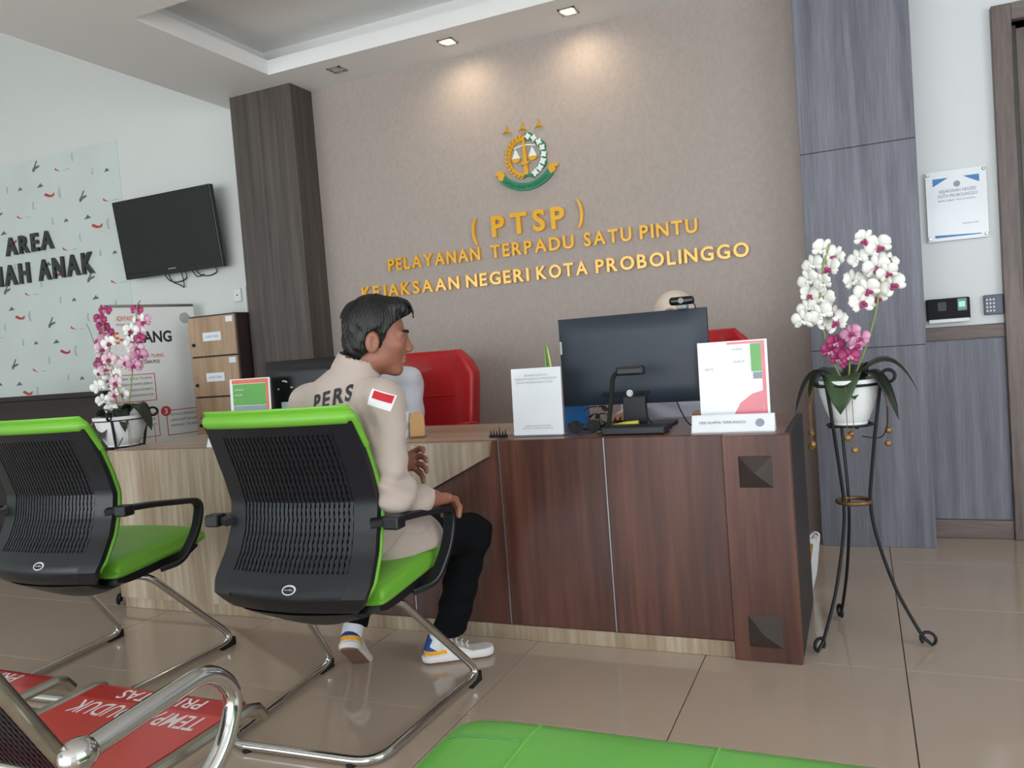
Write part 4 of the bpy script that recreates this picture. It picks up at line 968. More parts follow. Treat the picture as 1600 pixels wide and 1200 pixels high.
def make_flower_meshes(pw, pl, lipm):
    mb = MB()
    def petal(a, L, W, lift, o=0):
        def f(u, v, th):
            w = W*math.sin(min(1, v*1.02)*PI*.93)**.7*(.75+.5*v) if v > 0 else 0.002
            r = .004+L*v; x = u*w
            return Vector((x*math.cos(a)-r*math.sin(a), -.004-lift*math.sin(v*PI*.8)-.004*(1-u*u)*0+th+.006*u*u, x*math.sin(a)+r*math.cos(a)))
        mb.slab(lambda u, v: f(u, v, 0), lambda u, v: f(u, v, .0012), (-1, -.5, 0, .5, 1), (0, .15, .35, .55, .75, .9, 1))
    for a, L, W in ((0, .034, .011), (2.2, .033, .011), (-2.2, .033, .011)): petal(a, L, W, .003)
    for a in (1.25, -1.25): petal(a, .037, .021, .007)
    fm = mb.mesh('flower', pw, smooth='full')
    lp = MB()
    lp.ball((0, -.012, -.004), .006, 8, 6, (1, 1.6, 1.2)); 
    for s in (-1, 1): lp.ball((s*.007, -.010, -.010), .005, 8, 6, (1.3, 1, 1.4))
    return fm, lp.mesh('flower_lip', lipm, smooth='full')
def orchid(label, loc, flowers, stems, leaves, kinds, rotz=0, ps=1.0):
    t = thing('potted_orchid', label, 'orchid', loc, rotz)
    MB().lathe([(.052, 0), (.056, .004), (.055, .010), (.060, .016), (.074, .05), (.088, .10), (.094, .132), (.099, .136), (.100, .150), (.096, .152), (.090, .146), (.086, .125), (.0, .123)], 32).build('pot', 'pot_white', t, smooth=True).scale = (ps, ps, 1)
    MB().lathe([(.0, .124), (.086, .1235), (.0, .135)], 20).build('soil', 'soil', t).scale = (ps, ps, 1)
    for pts, r in stems: MB().tube(curve(pts, 6), r, 7).build('flower_stem', 'stem_green', t, smooth=True)
    for a, L, W, rise, droop, m in leaves:
        ca, sa = math.cos(a), math.sin(a)
        def lf(u, v, th):
            w = W*(math.sin(min(1, .12+v*.88)*PI)**.6)
            r = .01+L*v*(1-.18*v); z = .14+rise*math.sin(v*PI*.75)-droop*v*v+.25*abs(u)*w
            return Vector((r*ca-u*w*sa, r*sa+u*w*ca, z+th))
        MB().slab(lambda u, v: lf(u, v, 0), lambda u, v: lf(u, v, -.002), (-1, -.6, -.2, 0, .2, .6, 1), np.linspace(0, 1, 12)).build('leaf', m, t, smooth='full')
    cache = {}
    for (x, y, z, yaw, pitch, roll, sc, kd) in flowers:
        if kd not in cache: cache[kd] = make_flower_meshes(kinds[kd][0], 0, kinds[kd][1])
        fm, lm = cache[kd]
        f = link('flower', fm, t); f.matrix_local = Matrix.Translation((x, y, z)) @ Matrix.Rotation(yaw, 4, 'Z') @ Matrix.Rotation(pitch, 4, 'X') @ Matrix.Rotation(roll, 4, 'Y') @ Matrix.Scale(sc, 4)
        link('flower_lip', lm, f)
    return t
KINDS = {'w': ('petal_white', 'petal_magenta'), 'b': ('petal_blush', 'petal_magenta'), 'p': ('petal_pink', 'petal_magenta'), 'm': ('petal_magenta', 'petal_pink'), 'p2': ('petal_white', 'petal_white')}
RS = (-.045, 2.87, 0); LS = (-3.375, 2.845, 0)
make_stand('black wire plant stand with gold beads beside the right end of the desk', RS, .366)
make_stand('black wire plant stand left of the desk behind the empty chair', LS, -.524).scale = (1.2, 1.2, 1)
rnd = random.Random(5)
Fl = []
# (x offset, z) of the blooms, read along two arching sprays of the right plant
right = [(-.05, 1.31, 'p2'), (-.015, 1.285, 'w'), (-.085, 1.265, 'p2'), (-.035, 1.245, 'w'), (-.10, 1.215, 'p2'), (-.055, 1.20, 'p2'), (-.10, 1.165, 'w'), (-.06, 1.155, 'p2'), (-.11, 1.125, 'p2'), (-.065, 1.10, 'p2'), (-.125, 1.085, 'p2'), (-.035, 1.10, 'w'), (-.085, 1.075, 'p2'), (-.02, 1.065, 'w'),
         (.075, 1.325, 'w'), (.115, 1.30, 'w'), (.14, 1.255, 'w'), (.105, 1.235, 'w'), (.055, 1.27, 'p2'), (.135, 1.215, 'w'), (.085, 1.20, 'w'), (.15, 1.175, 'w'), (.075, 1.165, 'w'), (.10, 1.14, 'w'), (.055, 1.125, 'w'), (.035, 1.20, 'p2'),
         (.02, 1.03, 'p'), (.035, .995, 'p'), (.045, 1.01, 'p'), (-.03, 1.0, 'm'), (-.045, .975, 'm'), (.01, .955, 'm'), (-.02, .945, 'm')]
for x, z, k in right:
    Fl.append((x, -.03+rnd.uniform(-.03, .03), z-.728, rnd.uniform(-.7, .7), rnd.uniform(-.5, .3), rnd.uniform(-.6, .6), rnd.uniform(.85, 1.08) if k in ('w', 'p2') else .85, k))
stemsR = [([(-.01, 0, .13), (-.05, -.01, .25), (-.07, -.02, .38), (-.06, -.03, .50), (-.03, -.03, .60)], .003), ([(.01, .0, .13), (.06, -.01, .25), (.10, -.02, .38), (.11, -.02, .50), (.07, -.03, .62)], .003), ([(.0, -.01, .13), (.01, -.02, .2), (.01, -.03, .29)], .003)]
leavesR = [(-1.75, .15, .058, .055, .13, 'leaf_green'), (-1.35, .10, .045, .03, .07, 'leaf_green'), (.0, .24, .058, .10, .11, 'leaf_green'), (-.5, .19, .042, .07, .17, 'leaf_dark'), (3.0, .20, .055, .08, .16, 'leaf_dark'), (2.6, .17, .036, .07, .10, 'leaf_green'), (1.2, .16, .036, .08, .08, 'leaf_dark')]
orchid('tall white orchid with magenta hearts in a white pot right of the desk', (RS[0], RS[1], .728), Fl, stemsR, leavesR, KINDS)
Fl = []
left = [(-.02, 1.40, 'm'), (-.035, 1.36, 'm'), (-.05, 1.325, 'm'), (-.03, 1.30, 'm'), (-.055, 1.285, 'm'), (-.03, 1.255, 'p'), (-.06, 1.24, 'm'), (-.035, 1.215, 'b'), (-.065, 1.19, 'b'), (.02, 1.24, 'w'), (-.02, 1.165, 'w'), (-.06, 1.145, 'm'), (.02, 1.16, 'b'), (-.03, 1.11, 'b'), (-.09, 1.10, 'w'), (.02, 1.085, 'w'), (-.06, 1.06, 'w'), (.03, 1.045, 'b'), (-.02, 1.02, 'w'), (-.085, 1.03, 'p2'), (-.03, .985, 'b'), (.02, .99, 'w'), (-.07, .96, 'p2'), (-.075, .915, 'p2'),
        (.205, 1.385, 'm'), (.20, 1.34, 'w'), (.235, 1.325, 'p'), (.175, 1.29, 'w'), (.21, 1.275, 'b'), (.225, 1.245, 'm'), (.165, 1.235, 'w'), (.19, 1.205, 'b'), (.145, 1.20, 'w'), (.20, 1.165, 'p'), (.12, 1.14, 'b'), (.155, 1.12, 'b'), (.18, 1.12, 'p')]
for x, z, k in left:
    Fl.append((x*.95, -.02+rnd.uniform(-.03, .03), z-.728, rnd.uniform(-.1, 1.0), rnd.uniform(-.4, .3), rnd.uniform(-.6, .6), rnd.uniform(.85, 1.05) if k != 'm' else .8, k))
stemsL = [([(-.0, 0, .13), (.04, -.01, .2), (.01, -.02, .32), (-.04, -.02, .5), (-.02, -.02, .68)], .0035), ([(.02, .01, .13), (.09, -.01, .25), (.13, -.01, .4), (.17, -.01, .52), (.20, -.02, .66), (.23, -.02, .70)], .003), ([(-.01, 0, .3), (-.08, -.02, .45), (-.13, -.02, .58), (-.15, -.02, .62)], .002)]
leavesL = [(-1.7, .14, .058, .03, .14, 'leaf_dark'), (.1, .21, .055, .10, .14, 'leaf_dark'), (.5, .16, .04, .09, .10, 'leaf_dark'), (3.2, .17, .04, .07, .08, 'leaf_dark'), (2.3, .15, .04, .08, .06, 'leaf_green'), (-.6, .15, .038, .08, .12, 'leaf_dark')]
orchid('pink and white orchid in a white pot left of the desk', (LS[0], LS[1], .728), Fl, stemsL, leavesL, KINDS, 0, 1.28)

# ================================================================== people: smooth continuous surfaces from distance fields
class SDF:
    def __init__(s, lo, hi, h):
        s.lo = np.array(lo, float); s.h = h
        s.n = np.ceil((np.array(hi)-s.lo)/h).astype(int)+1
        s.D = np.full(s.n, .08, np.float32)
    def block(s, lo, hi, pad):
        a = np.clip(np.floor((np.array(lo)-pad-s.lo)/s.h).astype(int), 0, s.n); b = np.clip(np.ceil((np.array(hi)+pad-s.lo)/s.h).astype(int)+1, 0, s.n)
        if (b <= a).any(): return None
        sl = tuple(slice(i, j) for i, j in zip(a, b))
        ax = [(s.lo[k]+s.h*np.arange(a[k], b[k])).astype(np.float32) for k in range(3)]
        return sl, ax[0][:, None, None], ax[1][None, :, None], ax[2][None, None, :]
    def blend(s, sl, d, k, mode):
        A = s.D[sl]
        if mode == 'sub': d = -d; t = np.clip(.5-.5*(A-d)/k, 0, 1) if k else (d > A)*1.0; s.D[sl] = A+(d-A)*t+k*t*(1-t); return
        t = np.clip(.5+.5*(A-d)/k, 0, 1); s.D[sl] = A+(d-A)*t-k*t*(1-t)
    def cone(s, a, b, ra, rb, k=.02, mode='add', flat=None):
        a = np.array(a, float); b = np.array(b, float); r = max(ra, rb)
        B = s.block(np.minimum(a, b)-r, np.maximum(a, b)+r, k+.02)
        if B is None: return s
        sl, X, Y, Z = B; ab = b-a; L = max(ab @ ab, 1e-9)
        t = np.clip(((X-a[0])*ab[0]+(Y-a[1])*ab[1]+(Z-a[2])*ab[2])/L, 0, 1)
        d = np.sqrt((X-a[0]-t*ab[0])**2+(Y-a[1]-t*ab[1])**2+(Z-a[2]-t*ab[2])**2)-(ra+(rb-ra)*t)
        s.blend(sl, d, k, mode); return s
    def ell(s, c, rad, R=None, k=.02, mode='add'):
        c = np.array(c, float); m = max(rad)
        B = s.block(c-m, c+m, k+.02)
        if B is None: return s
        sl, X, Y, Z = B; R = np.eye(3) if R is None else np.array(R)
        q = [(X-c[0])*R[i][0]+(Y-c[1])*R[i][1]+(Z-c[2])*R[i][2] for i in range(3)]
        k0 = np.sqrt(sum((q[i]/rad[i])**2 for i in range(3))); k1 = np.sqrt(sum((q[i]/rad[i]**2)**2 for i in range(3)))+1e-6
        s.blend(sl, k0*(k0-1)/k1, k, mode); return s
    def cut(s, p, n):
        """remove the side the normal points to"""
        p = np.array(p, float); n = np.array(n, float); n /= np.linalg.norm(n)
        X, Y, Z = [(s.lo[k]+s.h*np.arange(s.n[k])).astype(np.float32) for k in range(3)]
        d = (X[:, None, None]-p[0])*n[0]+(Y[None, :, None]-p[1])*n[1]+(Z[None, None, :]-p[2])*n[2]
        s.D = np.maximum(s.D, d.astype(np.float32)); return s
    def cut_local(s, p, n, rad):
        p = np.array(p, float); n = np.array(n, float); n /= np.linalg.norm(n)
        sl, X, Y, Z = s.block(p-rad, p+rad, 0)
        d = (X-p[0])*n[0]+(Y-p[1])*n[1]+(Z-p[2])*n[2]
        r = np.sqrt((X-p[0])**2+(Y-p[1])**2+(Z-p[2])**2)
        s.D[sl] = np.where(r < rad, np.maximum(s.D[sl], d), s.D[sl]); return s
    def warp(s, fn):
        X, Y, Z = [(s.lo[k]+s.h*np.arange(s.n[k])).astype(np.float32) for k in range(3)]
        s.D = s.D+fn(X[:, None, None], Y[None, :, None], Z[None, None, :]).astype(np.float32); return s
    def mesh(s, name, mats, matfn=None):
        D = s.D.copy(); D[0] = D[-1] = .05; D[:, 0] = D[:, -1] = .05; D[:, :, 0] = D[:, :, -1] = .05
        ins = D < 0; n = np.array(D.shape)-1
        cnt = np.zeros(n, np.int8); 
        for i in (0, 1):
            for j in (0, 1):
                for k in (0, 1): cnt += ins[i:n[0]+i, j:n[1]+j, k:n[2]+k]
        msk = (cnt > 0) & (cnt < 8); cells = np.argwhere(msk)
        vid = np.full(n, -1, np.int32); vid[msk] = np.arange(len(cells))
        P = np.zeros((len(cells), 3)); W = np.zeros(len(cells))
        corners = [(i, j, k) for i in (0, 1) for j in (0, 1) for k in (0, 1)]
        val = {c: D[cells[:, 0]+c[0], cells[:, 1]+c[1], cells[:, 2]+c[2]].astype(float) for c in corners}
        for c in corners:
            for ax in range(3):
                if c[ax]: continue
                e = list(c); e[ax] = 1; a, b = val[c], val[tuple(e)]
                m = (a < 0) != (b < 0); t = np.where(m, a/np.where(m, a-b, 1), 0)
                q = np.array(c, float)+np.eye(3)[ax]*t[:, None]
                P[m] += q[m]; W[m] += 1
        P = s.lo+s.h*(cells+P/W[:, None])
        F = []
        for ax in range(3):
            o1, o2 = [(1, 2), (2, 0), (0, 1)][ax]
            sa = [slice(None)]*3; sb = [slice(None)]*3; sa[ax] = slice(0, -1); sb[ax] = slice(1, None)
            A, Bm = ins[tuple(sa)], ins[tuple(sb)]
            for flip, mm in ((0, A & ~Bm), (1, ~A & Bm)):
                E = np.argwhere(mm); E = E[(E[:, o1] > 0) & (E[:, o2] > 0) & (E[:, o1] < n[o1]) & (E[:, o2] < n[o2])]
                def cid(d1, d2): q = E.copy(); q[:, o1] += d1; q[:, o2] += d2; return vid[q[:, 0], q[:, 1], q[:, 2]]
                Q = np.stack([cid(-1, -1), cid(0, -1), cid(0, 0), cid(-1, 0)], 1)
                F.append(Q[:, ::-1] if flip else Q)
        F = np.concatenate(F); F = F[(F >= 0).all(1)]
        me = bpy.data.meshes.new(name)
        me.vertices.add(len(P)); me.vertices.foreach_set('co', P.astype(np.float32).ravel())
        me.loops.add(F.size); me.loops.foreach_set('vertex_index', F.astype(np.int32).ravel())
        me.polygons.add(len(F)); me.polygons.foreach_set('loop_start', np.arange(0, F.size, 4, dtype=np.int32)); me.polygons.foreach_set('loop_total', np.full(len(F), 4, np.int32))
        for m in mats: me.materials.append(MATS[m])
        if matfn is not None: me.polygons.foreach_set('material_index', matfn(P[F].mean(1)).astype(np.int32))
        me.polygons.foreach_set('use_smooth', np.ones(len(F), bool))
        me.update(calc_edges=True); me.validate(); return me

def head_frame(c, az, pitch=0.0, roll=0.0):
    """columns r, f, u of the head; az from +y towards +x"""
    M = Matrix.Rotation(-az, 3, 'Z') @ Matrix.Rotation(roll, 3, 'Y') @ Matrix.Rotation(-pitch, 3, 'X')
    A = np.array(M); c = np.array(c, float)
    def P(r, f, u, sc=1.0): return c+(A[:, 0]*r+A[:, 1]*f+A[:, 2]*u)*HS
    return A, P
HS = .95
def add_head(S, c, az, pitch, roll, neck):
    A, P = head_frame(c, az, pitch, roll); R = A.T; h = HS
    e = lambda p, rad, k=.02, mode='add': S.ell(P(*p), [x*h for x in rad], R, k*h, mode)
    cn = lambda p, q, a, b, k=.015, mode='add': S.cone(P(*p), P(*q), a*h, b*h, k*h, mode)
    e((0, -.006, .035), (.074, .087, .080)); e((0, .030, -.028), (.060, .064, .084), .03)
    e((0, .066, -.100), (.022, .017, .016), .03)
    for s in (-1, 1):
        e((s*.046, .005, -.066), (.018, .024, .024), .03); e((s*.040, .062, -.020), (.022, .020, .020), .03)
        e((s*.031, .103, -.001), (.014, .011, .007), .010, 'sub')
        e((s*.078, -.010, -.014), (.011, .021, .033), .008); e((s*.087, -.004, -.012), (.006, .010, .018), .006, 'sub')
        cn((s*.012, .088, .013), (s*.046, .076, .016), .009, .008, .012)
        e((s*.0115, .100, -.034), (.0085, .010, .008), .008)
    cn((0, .084, .010), (0, .104, -.027), .008, .0125, .014)
    cn((-.016, .088, -.058), (.016, .088, -.058), .006, .006, .008); cn((-.014, .087, -.071), (.014, .087, -.071), .0065, .0065, .008)
    e((0, .100, -.0645), (.020, .012, .0035), .004, 'sub')
    S.cone(P(0, -.022, -.055), neck, .050*h, .055, .02)
    return A, P
def finger(S, pts, r0, r1, k=.006):
    n = len(pts)-1
    for i in range(n): S.cone(pts[i], pts[i+1], r0+(r1-r0)*i/n, r0+(r1-r0)*(i+1)/n, k)
def mesh_part(name, me, parent, origin):
    me.transform(Matrix.Translation(-Vector(origin))); me.update(); return link(name, me, parent)

# ---------------------------------------------------------------- the seated man
MO = Vector((-1.47, 2.05, 0))
man = thing('person', 'man in a beige shirt with a flag patch, seated on a green chair', 'person', MO)
taz = .26; tf = np.array((math.sin(taz), math.cos(taz), 0)); tr = np.array((math.cos(taz), -math.sin(taz), 0)); TR = np.array([tr, tf, (0, 0, 1.0)])
NB = np.array((-1.375, 1.985, 1.02)); HC_ = (-1.312, 2.018, 1.128); HAZ = 1.02
SHR, ELR, WRR = np.array((-1.262, 1.946, .945)), np.array((-1.203, 1.868, .688)), np.array((-1.193, 2.010, .642))
SHL, ELL_, WRL = np.array((-1.585, 2.034, .94)), np.array((-1.60, 2.10, .69)), np.array((-1.435, 2.215, .705))
B = SDF((-1.74, 1.77, .50), (-1.08, 2.34, 1.29), .0032)
add_head(B, HC_, HAZ, .10, .03, NB)
B.cone(NB, (-1.42, 1.975, .90), .055, .08, .04)
B.ell((-1.425, 1.975, .84), (.15, .095, .16), TR, .04); B.ell((-1.47, 1.96, .62), (.14, .10, .17), TR, .05)
for a, b, c in ((SHR, ELR, WRR), (SHL, ELL_, WRL)):
    B.cone((-1.42, 1.985, .95), a, .06, .05, .03); B.cone(a, b, .038, .028, .02); B.cone(b, c, .028, .025, .02)
# right hand closed over the front of the armrest
B.cone(WRR, (-1.190, 2.057, .640), .026, .028, .015)
for dx in (-.020, 0, .020): B.cone((-1.192+dx*.6, 2.037, .638), (-1.186+dx, 2.104, .631), .018, .0165, .012)
for i, (dx, L) in enumerate(((-.030, .0), (-.010, .005), (.010, .003), (.029, -.004))):
    finger(B, [(-1.186+dx, 2.104, .632), (-1.184+dx*1.02, 2.142+L, .620), (-1.182+dx*1.02, 2.160+L, .592), (-1.181+dx, 2.152+L, .567)], .0105, .008)
finger(B, [(-1.211, 2.057, .632), (-1.228, 2.087, .610), (-1.224, 2.110, .590)], .012, .009)
# left hand raised in front of the chest, fingers spread
B.cone(WRL, (-1.405, 2.235, .712), .025, .026, .015)
for dz in (-.018, 0, .018): B.cone((-1.415, 2.23, .710+dz*.6), (-1.362, 2.252, .725+dz), .016, .015, .012)
for i, (dz, ex, ez, L) in enumerate(((.026, .055, .020, 0), (.009, .062, .006, .0), (-.009, .060, -.010, 0), (-.026, .046, -.026, 0))):
    p = np.array((-1.360, 2.252, .725+dz)); finger(B, [p, p+(ex*.5, -.002, ez*.6), p+(ex*.85, -.014, ez*.9-.006), p+(ex*1.05, -.030, ez-.014)], .0098, .0072)
finger(B, [(-1.40, 2.225, .735), (-1.385, 2.21, .765), (-1.368, 2.205, .785)], .011, .0085)
body = mesh_part('body', B.mesh('body', ['skin']), man, MO)
# eyes, brows, lips
A, P = head_frame(HC_, HAZ, .10, .03)
for s in (-1, 1):
    o = MB().ball(Vector(P(s*.031, .0782, -.002))-MO, .0112, 14, 10).build('eye', 'eye_white', man, smooth=True)
    q = Vector(P(s*.031, .0782, -.002))-MO; fd = Vector(A[:, 1]); MB().ball(q+fd*.0075, .0052, 10, 8).build('iris', 'hair_black', o, smooth=True)
    MB().tube([Vector(P(s*(.012+.038*t), .0985-.024*t*t, .020+.005*math.sin(t*3)))-MO for t in np.linspace(0, 1, 7)], [.0026, .004, .0044, .0042, .0038, .003, .0015], 6).build('eyebrow', 'hair_black', man, smooth=True)
for u, r in ((-.0585, .0042), (-.0712, .005)):
    MB().tube([Vector(P(x, .0945-22*x*x, u))-MO for x in np.linspace(-.019, .019, 7)], [.001, r*.8, r, r, r, r*.8, .001], 7).build('lip', 'lip', man, smooth=True)
# hair
Hh = SDF(np.array(HC_)-(.17, .17, .16), np.array(HC_)+(.17, .17, .19), .0028)
R = A.T
Hh.ell(P(0, -.008, .042), [.0865*HS, .096*HS, .094*HS], R, .01)
Hh.ell(P(0, -.036, -.02), [.072*HS, .064*HS, .08*HS], R, .03)
Hh.ell(P(0, .062, .098), [.062*HS, .042*HS, .030*HS], R, .02)
Hh.ell(P(.02, .085, .088), [.035*HS, .020*HS, .022*HS], R, .015)
def hair_cut(X, Y, Z):
    q = [(X-HC_[0])*A[0][i]+(Y-HC_[1])*A[1][i]+(Z-HC_[2])*A[2][i] for i in range(3)]
    r, f, u = [x/HS for x in q]
    return r, f, u
X, Y, Z = [(Hh.lo[k]+Hh.h*np.arange(Hh.n[k])).astype(np.float32) for k in range(3)]
r, f, u = hair_cut(X[:, None, None], Y[None, :, None], Z[None, None, :])
flim = np.interp(u, [-.12, -.075, -.055, -.045, -.038, -.01, .02, .045, .060, .075, .09, .12], [-.06, -.050, -.040, -.028, .020, .026, .034, .052, .072, .100, .12, .14])
ear = np.sqrt(((np.abs(r)-.080)/.03)**2+((f+.008)/.024)**2+((u+.014)/.036)**2)-1
strand = .0012*np.sin(np.arctan2(r, f+.02)*61+u*90+3*np.sin(u*40))+.0014*np.sin(r*420+f*200)*np.sin(f*260-u*120)+.002*np.sin(r*90+u*70)*np.sin(f*110+1)
d = Hh.D+strand.astype(np.float32)
d = np.maximum(d, ((f-flim)*.6).astype(np.float32)); d = np.maximum(d, (-(u+.088)*.8+.15*np.abs(r)*0).astype(np.float32)); d = np.maximum(d, (-ear*.024).astype(np.float32))
Hh.D = d.astype(np.float32)
hair = mesh_part('hair', Hh.mesh('hair', ['hair_black']), man, MO)
rn = random.Random(3)
for k in range(14):
    a0 = rn.uniform(-.05, .05); lo_ = rn.uniform(.0, .035)
    pts = [P(a0, .06, .118), P(a0*1.1, .092+.01*rn.random(), .108), P(a0*1.15, .110, .092-lo_*.3), P(a0*1.1, .112+.004*rn.random(), .082-lo_*.55)]
    MB().tube([p-MO for p in curve([Vector(q) for q in pts], 4)], [.0022]*9+[.0016]*3+[.0004], 5).build('fringe_lock', 'hair_black', hair)
for k in range(6):
    a0 = rn.uniform(-.06, .06)
    pts = [P(a0, -.06, .115), P(a0, -.088, .094+.006*rn.random()), P(a0, -.103-.003*rn.random(), .07), P(a0, -.107, .055)]
    MB().tube([p-MO for p in curve([Vector(q) for q in pts], 4)], [.0018]*9+[.0012]*3+[.0004], 5).build('hair_lock', 'hair_black', hair)
# shirt
S = SDF((-1.78, 1.74, .44), (-1.06, 2.32, 1.10), .0042)
S.ell((-1.424, 1.975, .85), (.178, .118, .17), TR, .03); S.ell((-1.45, 1.965, .68), (.168, .128, .20), TR, .05)
S.ell((-1.472, 1.975, .55), (.195, .155, .10), TR, .05)
S.cone((-1.40, 1.985, .985), NB+(0, 0, -.01), .075, .062, .04)
for a, b, c in ((SHR, ELR, WRR), (SHL, ELL_, WRL)):
    S.cone((-1.42, 1.985, .955), a, .078, .062, .03); S.cone(a, b, .062, .050, .02); S.cone(b, b+(c-b)*.97, .050, .039, .02)
    S.cone(b+(c-b)*.80, b+(c-b)*.97, .043, .042, .004)
    S.cut_local(b+(c-b)*.96, c-b, .058)
S.cone((-1.36, 2.05, .50), (-1.31, 2.13, .50), .09, .085, .04)
S.warp(lambda X, Y, Z: .0065*np.sin(46*Z+18*X-14*Y)*np.sin(24*X+31*Y+9*Z)*np.clip((1.0-Z)*5, .25, 1)+.0062*np.sin(68*Z-40*Y+16*X+2*np.sin(20*X))*np.clip((.86-Z)*6, 0, 1)+.0050*np.sin(105*Z+50*Y+25*X)*np.exp(-(((Z-.72)/.07)**2+((X+1.235)/.08)**2))+.0045*np.sin(130*(X+.5*Z)+30*Y)*np.exp(-(((Z-.85)/.08)**2+((X+1.30)/.06)**2)))
S.cut((0, 1.95, .462), (0, .05, -1))
# collar
ca = (NB-np.array((-1.40, 1.985, .95))); ca /= np.linalg.norm(ca)
S.cone(NB-ca*.002, NB+ca*.030, .070, .067, .003); S.cone(NB-ca*.022, NB+ca*.004, .083, .074, .004)
S.cone(NB+ca*.01, NB+ca*.12, .0555, .058, .003, 'sub')
S.cut_local(NB+ca*.046+np.array((.0, .03, .0)), ca+np.array((.10, .35, .0)), .09)
shirt_me = S.mesh('shirt', ['shirt_beige'])
bvh = BVHTree.FromPolygons([v.co.copy() for v in shirt_me.vertices], [tuple(p.vertices) for p in shirt_me.polygons])
shirt = mesh_part('shirt', shirt_me, man, MO)
def project(mb, pts, fs, org, ax, ay, dirn, off):
    """wrap flat shapes onto the shirt: pts in metres along ax, ay from org, cast along dirn"""
    org, ax, ay, dirn = Vector(org), Vector(ax).normalized(), Vector(ay).normalized(), Vector(dirn).normalized(); out = []
    for a, b in pts:
        o = org+ax*a+ay*b; h_, n_, i_, d_ = bvh.ray_cast(o-dirn*.4, dirn)
        out.append(((h_ if h_ is not None else o)-dirn*off)-MO)
    mb.add(out, fs)
def grid_faces(nx, ny): return [(j*nx+i, j*nx+i+1, (j+1)*nx+i+1, (j+1)*nx+i) for j in range(ny-1) for i in range(nx-1)]
bdir = (-math.sin(-.05), math.cos(-.05), 0)
gx = (.98, -.10, .0)
for i, chh in enumerate('PERS'):
    co, fs, ga, gb = glyph(chh, 0.0, .035); sc = .042/capheight(); mb = MB()
    project(mb, [(-.085+i*.036+(p[0]-ga)*sc*.85, p[1]*sc) for p in co], fs, (-1.368, 1.86, .948), (.97, -.05, .20), (-.15, 0, 1), bdir, .0022)
    mb.build('back_letter', 'print_black', shirt)
fo, fx, fy, fd_ = (-1.240, 1.93, .950), (.80, .25, -.33), (.30, .0, .9), (-.25, .95, -.05)
for nm, m, y0, y1, e in (('flag_patch_white', 'flag_white', -.024, .022, .0018), ('flag_patch_red', 'flag_red', -.003, .019, .0026)):
    x0, x1 = (-.034, .034) if 'white' in nm else (-.026, .030)
    pts = [(x, y) for y in np.linspace(y0, y1, 6) for x in np.linspace(x0, x1, 9)]
    mb = MB(); project(mb, pts, grid_faces(9, 6), fo, fx, fy, fd_, e); mb.build(nm, m, shirt)
for pts in ([(.0, .095), (-.012, .06), (-.028, .02), (-.034, -.03), (-.03, -.08)],):
    mb = MB(); tmp = MB(); cp = curve([Vector((a, b, 0)) for a, b in pts], 6)
    project(tmp, [(p.x, p.y) for p in cp], [], (-1.315, 1.90, .90), (.9, -.2, 0), (0, 0, 1), (-.15, .98, -.05), .0004)
    mb.tube(tmp.v, .0028, 6).build('armhole_seam', 'shirt_beige', shirt, smooth=True)
# trousers
T = SDF((-1.80, 1.80, .05), (-1.12, 2.58, .64), .0048)
KR, AR_ = np.array((-1.268, 2.445, .436)), np.array((-1.350, 2.392, .12))
piv = Vector((-1.672, 2.292, .001))
MxL = Matrix.Translation(piv) @ Matrix.Rotation(math.radians(22), 4, 'Z') @ Matrix.Rotation(math.radians(-36), 4, 'X') @ Matrix.Translation((0, -.185, 0)) @ Matrix.Scale(.90, 4)
KL, AL_ = np.array((-1.605, 2.40, .455)), np.array(MxL @ Vector((0, .058, .115)))
T.ell((-1.48, 1.97, .53), (.17, .14, .085), TR, .04)
T.cone((-1.405, 1.98, .535), KR, .082, .068, .03); T.cone(KR, AR_, .066, .056, .02)
T.cone((-1.555, 1.99, .535), KL, .082, .066, .03); T.cone(KL, AL_, .064, .050, .02)
T.cut_local(AR_+(AR_-KR)*.02+np.array((0, 0, -.012)), (0, .1, -1), .08); T.cut_local(AL_, AL_-KL, .08)
T.warp(lambda X, Y, Z: .003*np.sin(50*Z+22*Y)*np.sin(30*X+20*Z)+.002*np.sin(95*Z-30*X))
mesh_part('trousers', T.mesh('trousers', ['trouser_black']), man, MO)
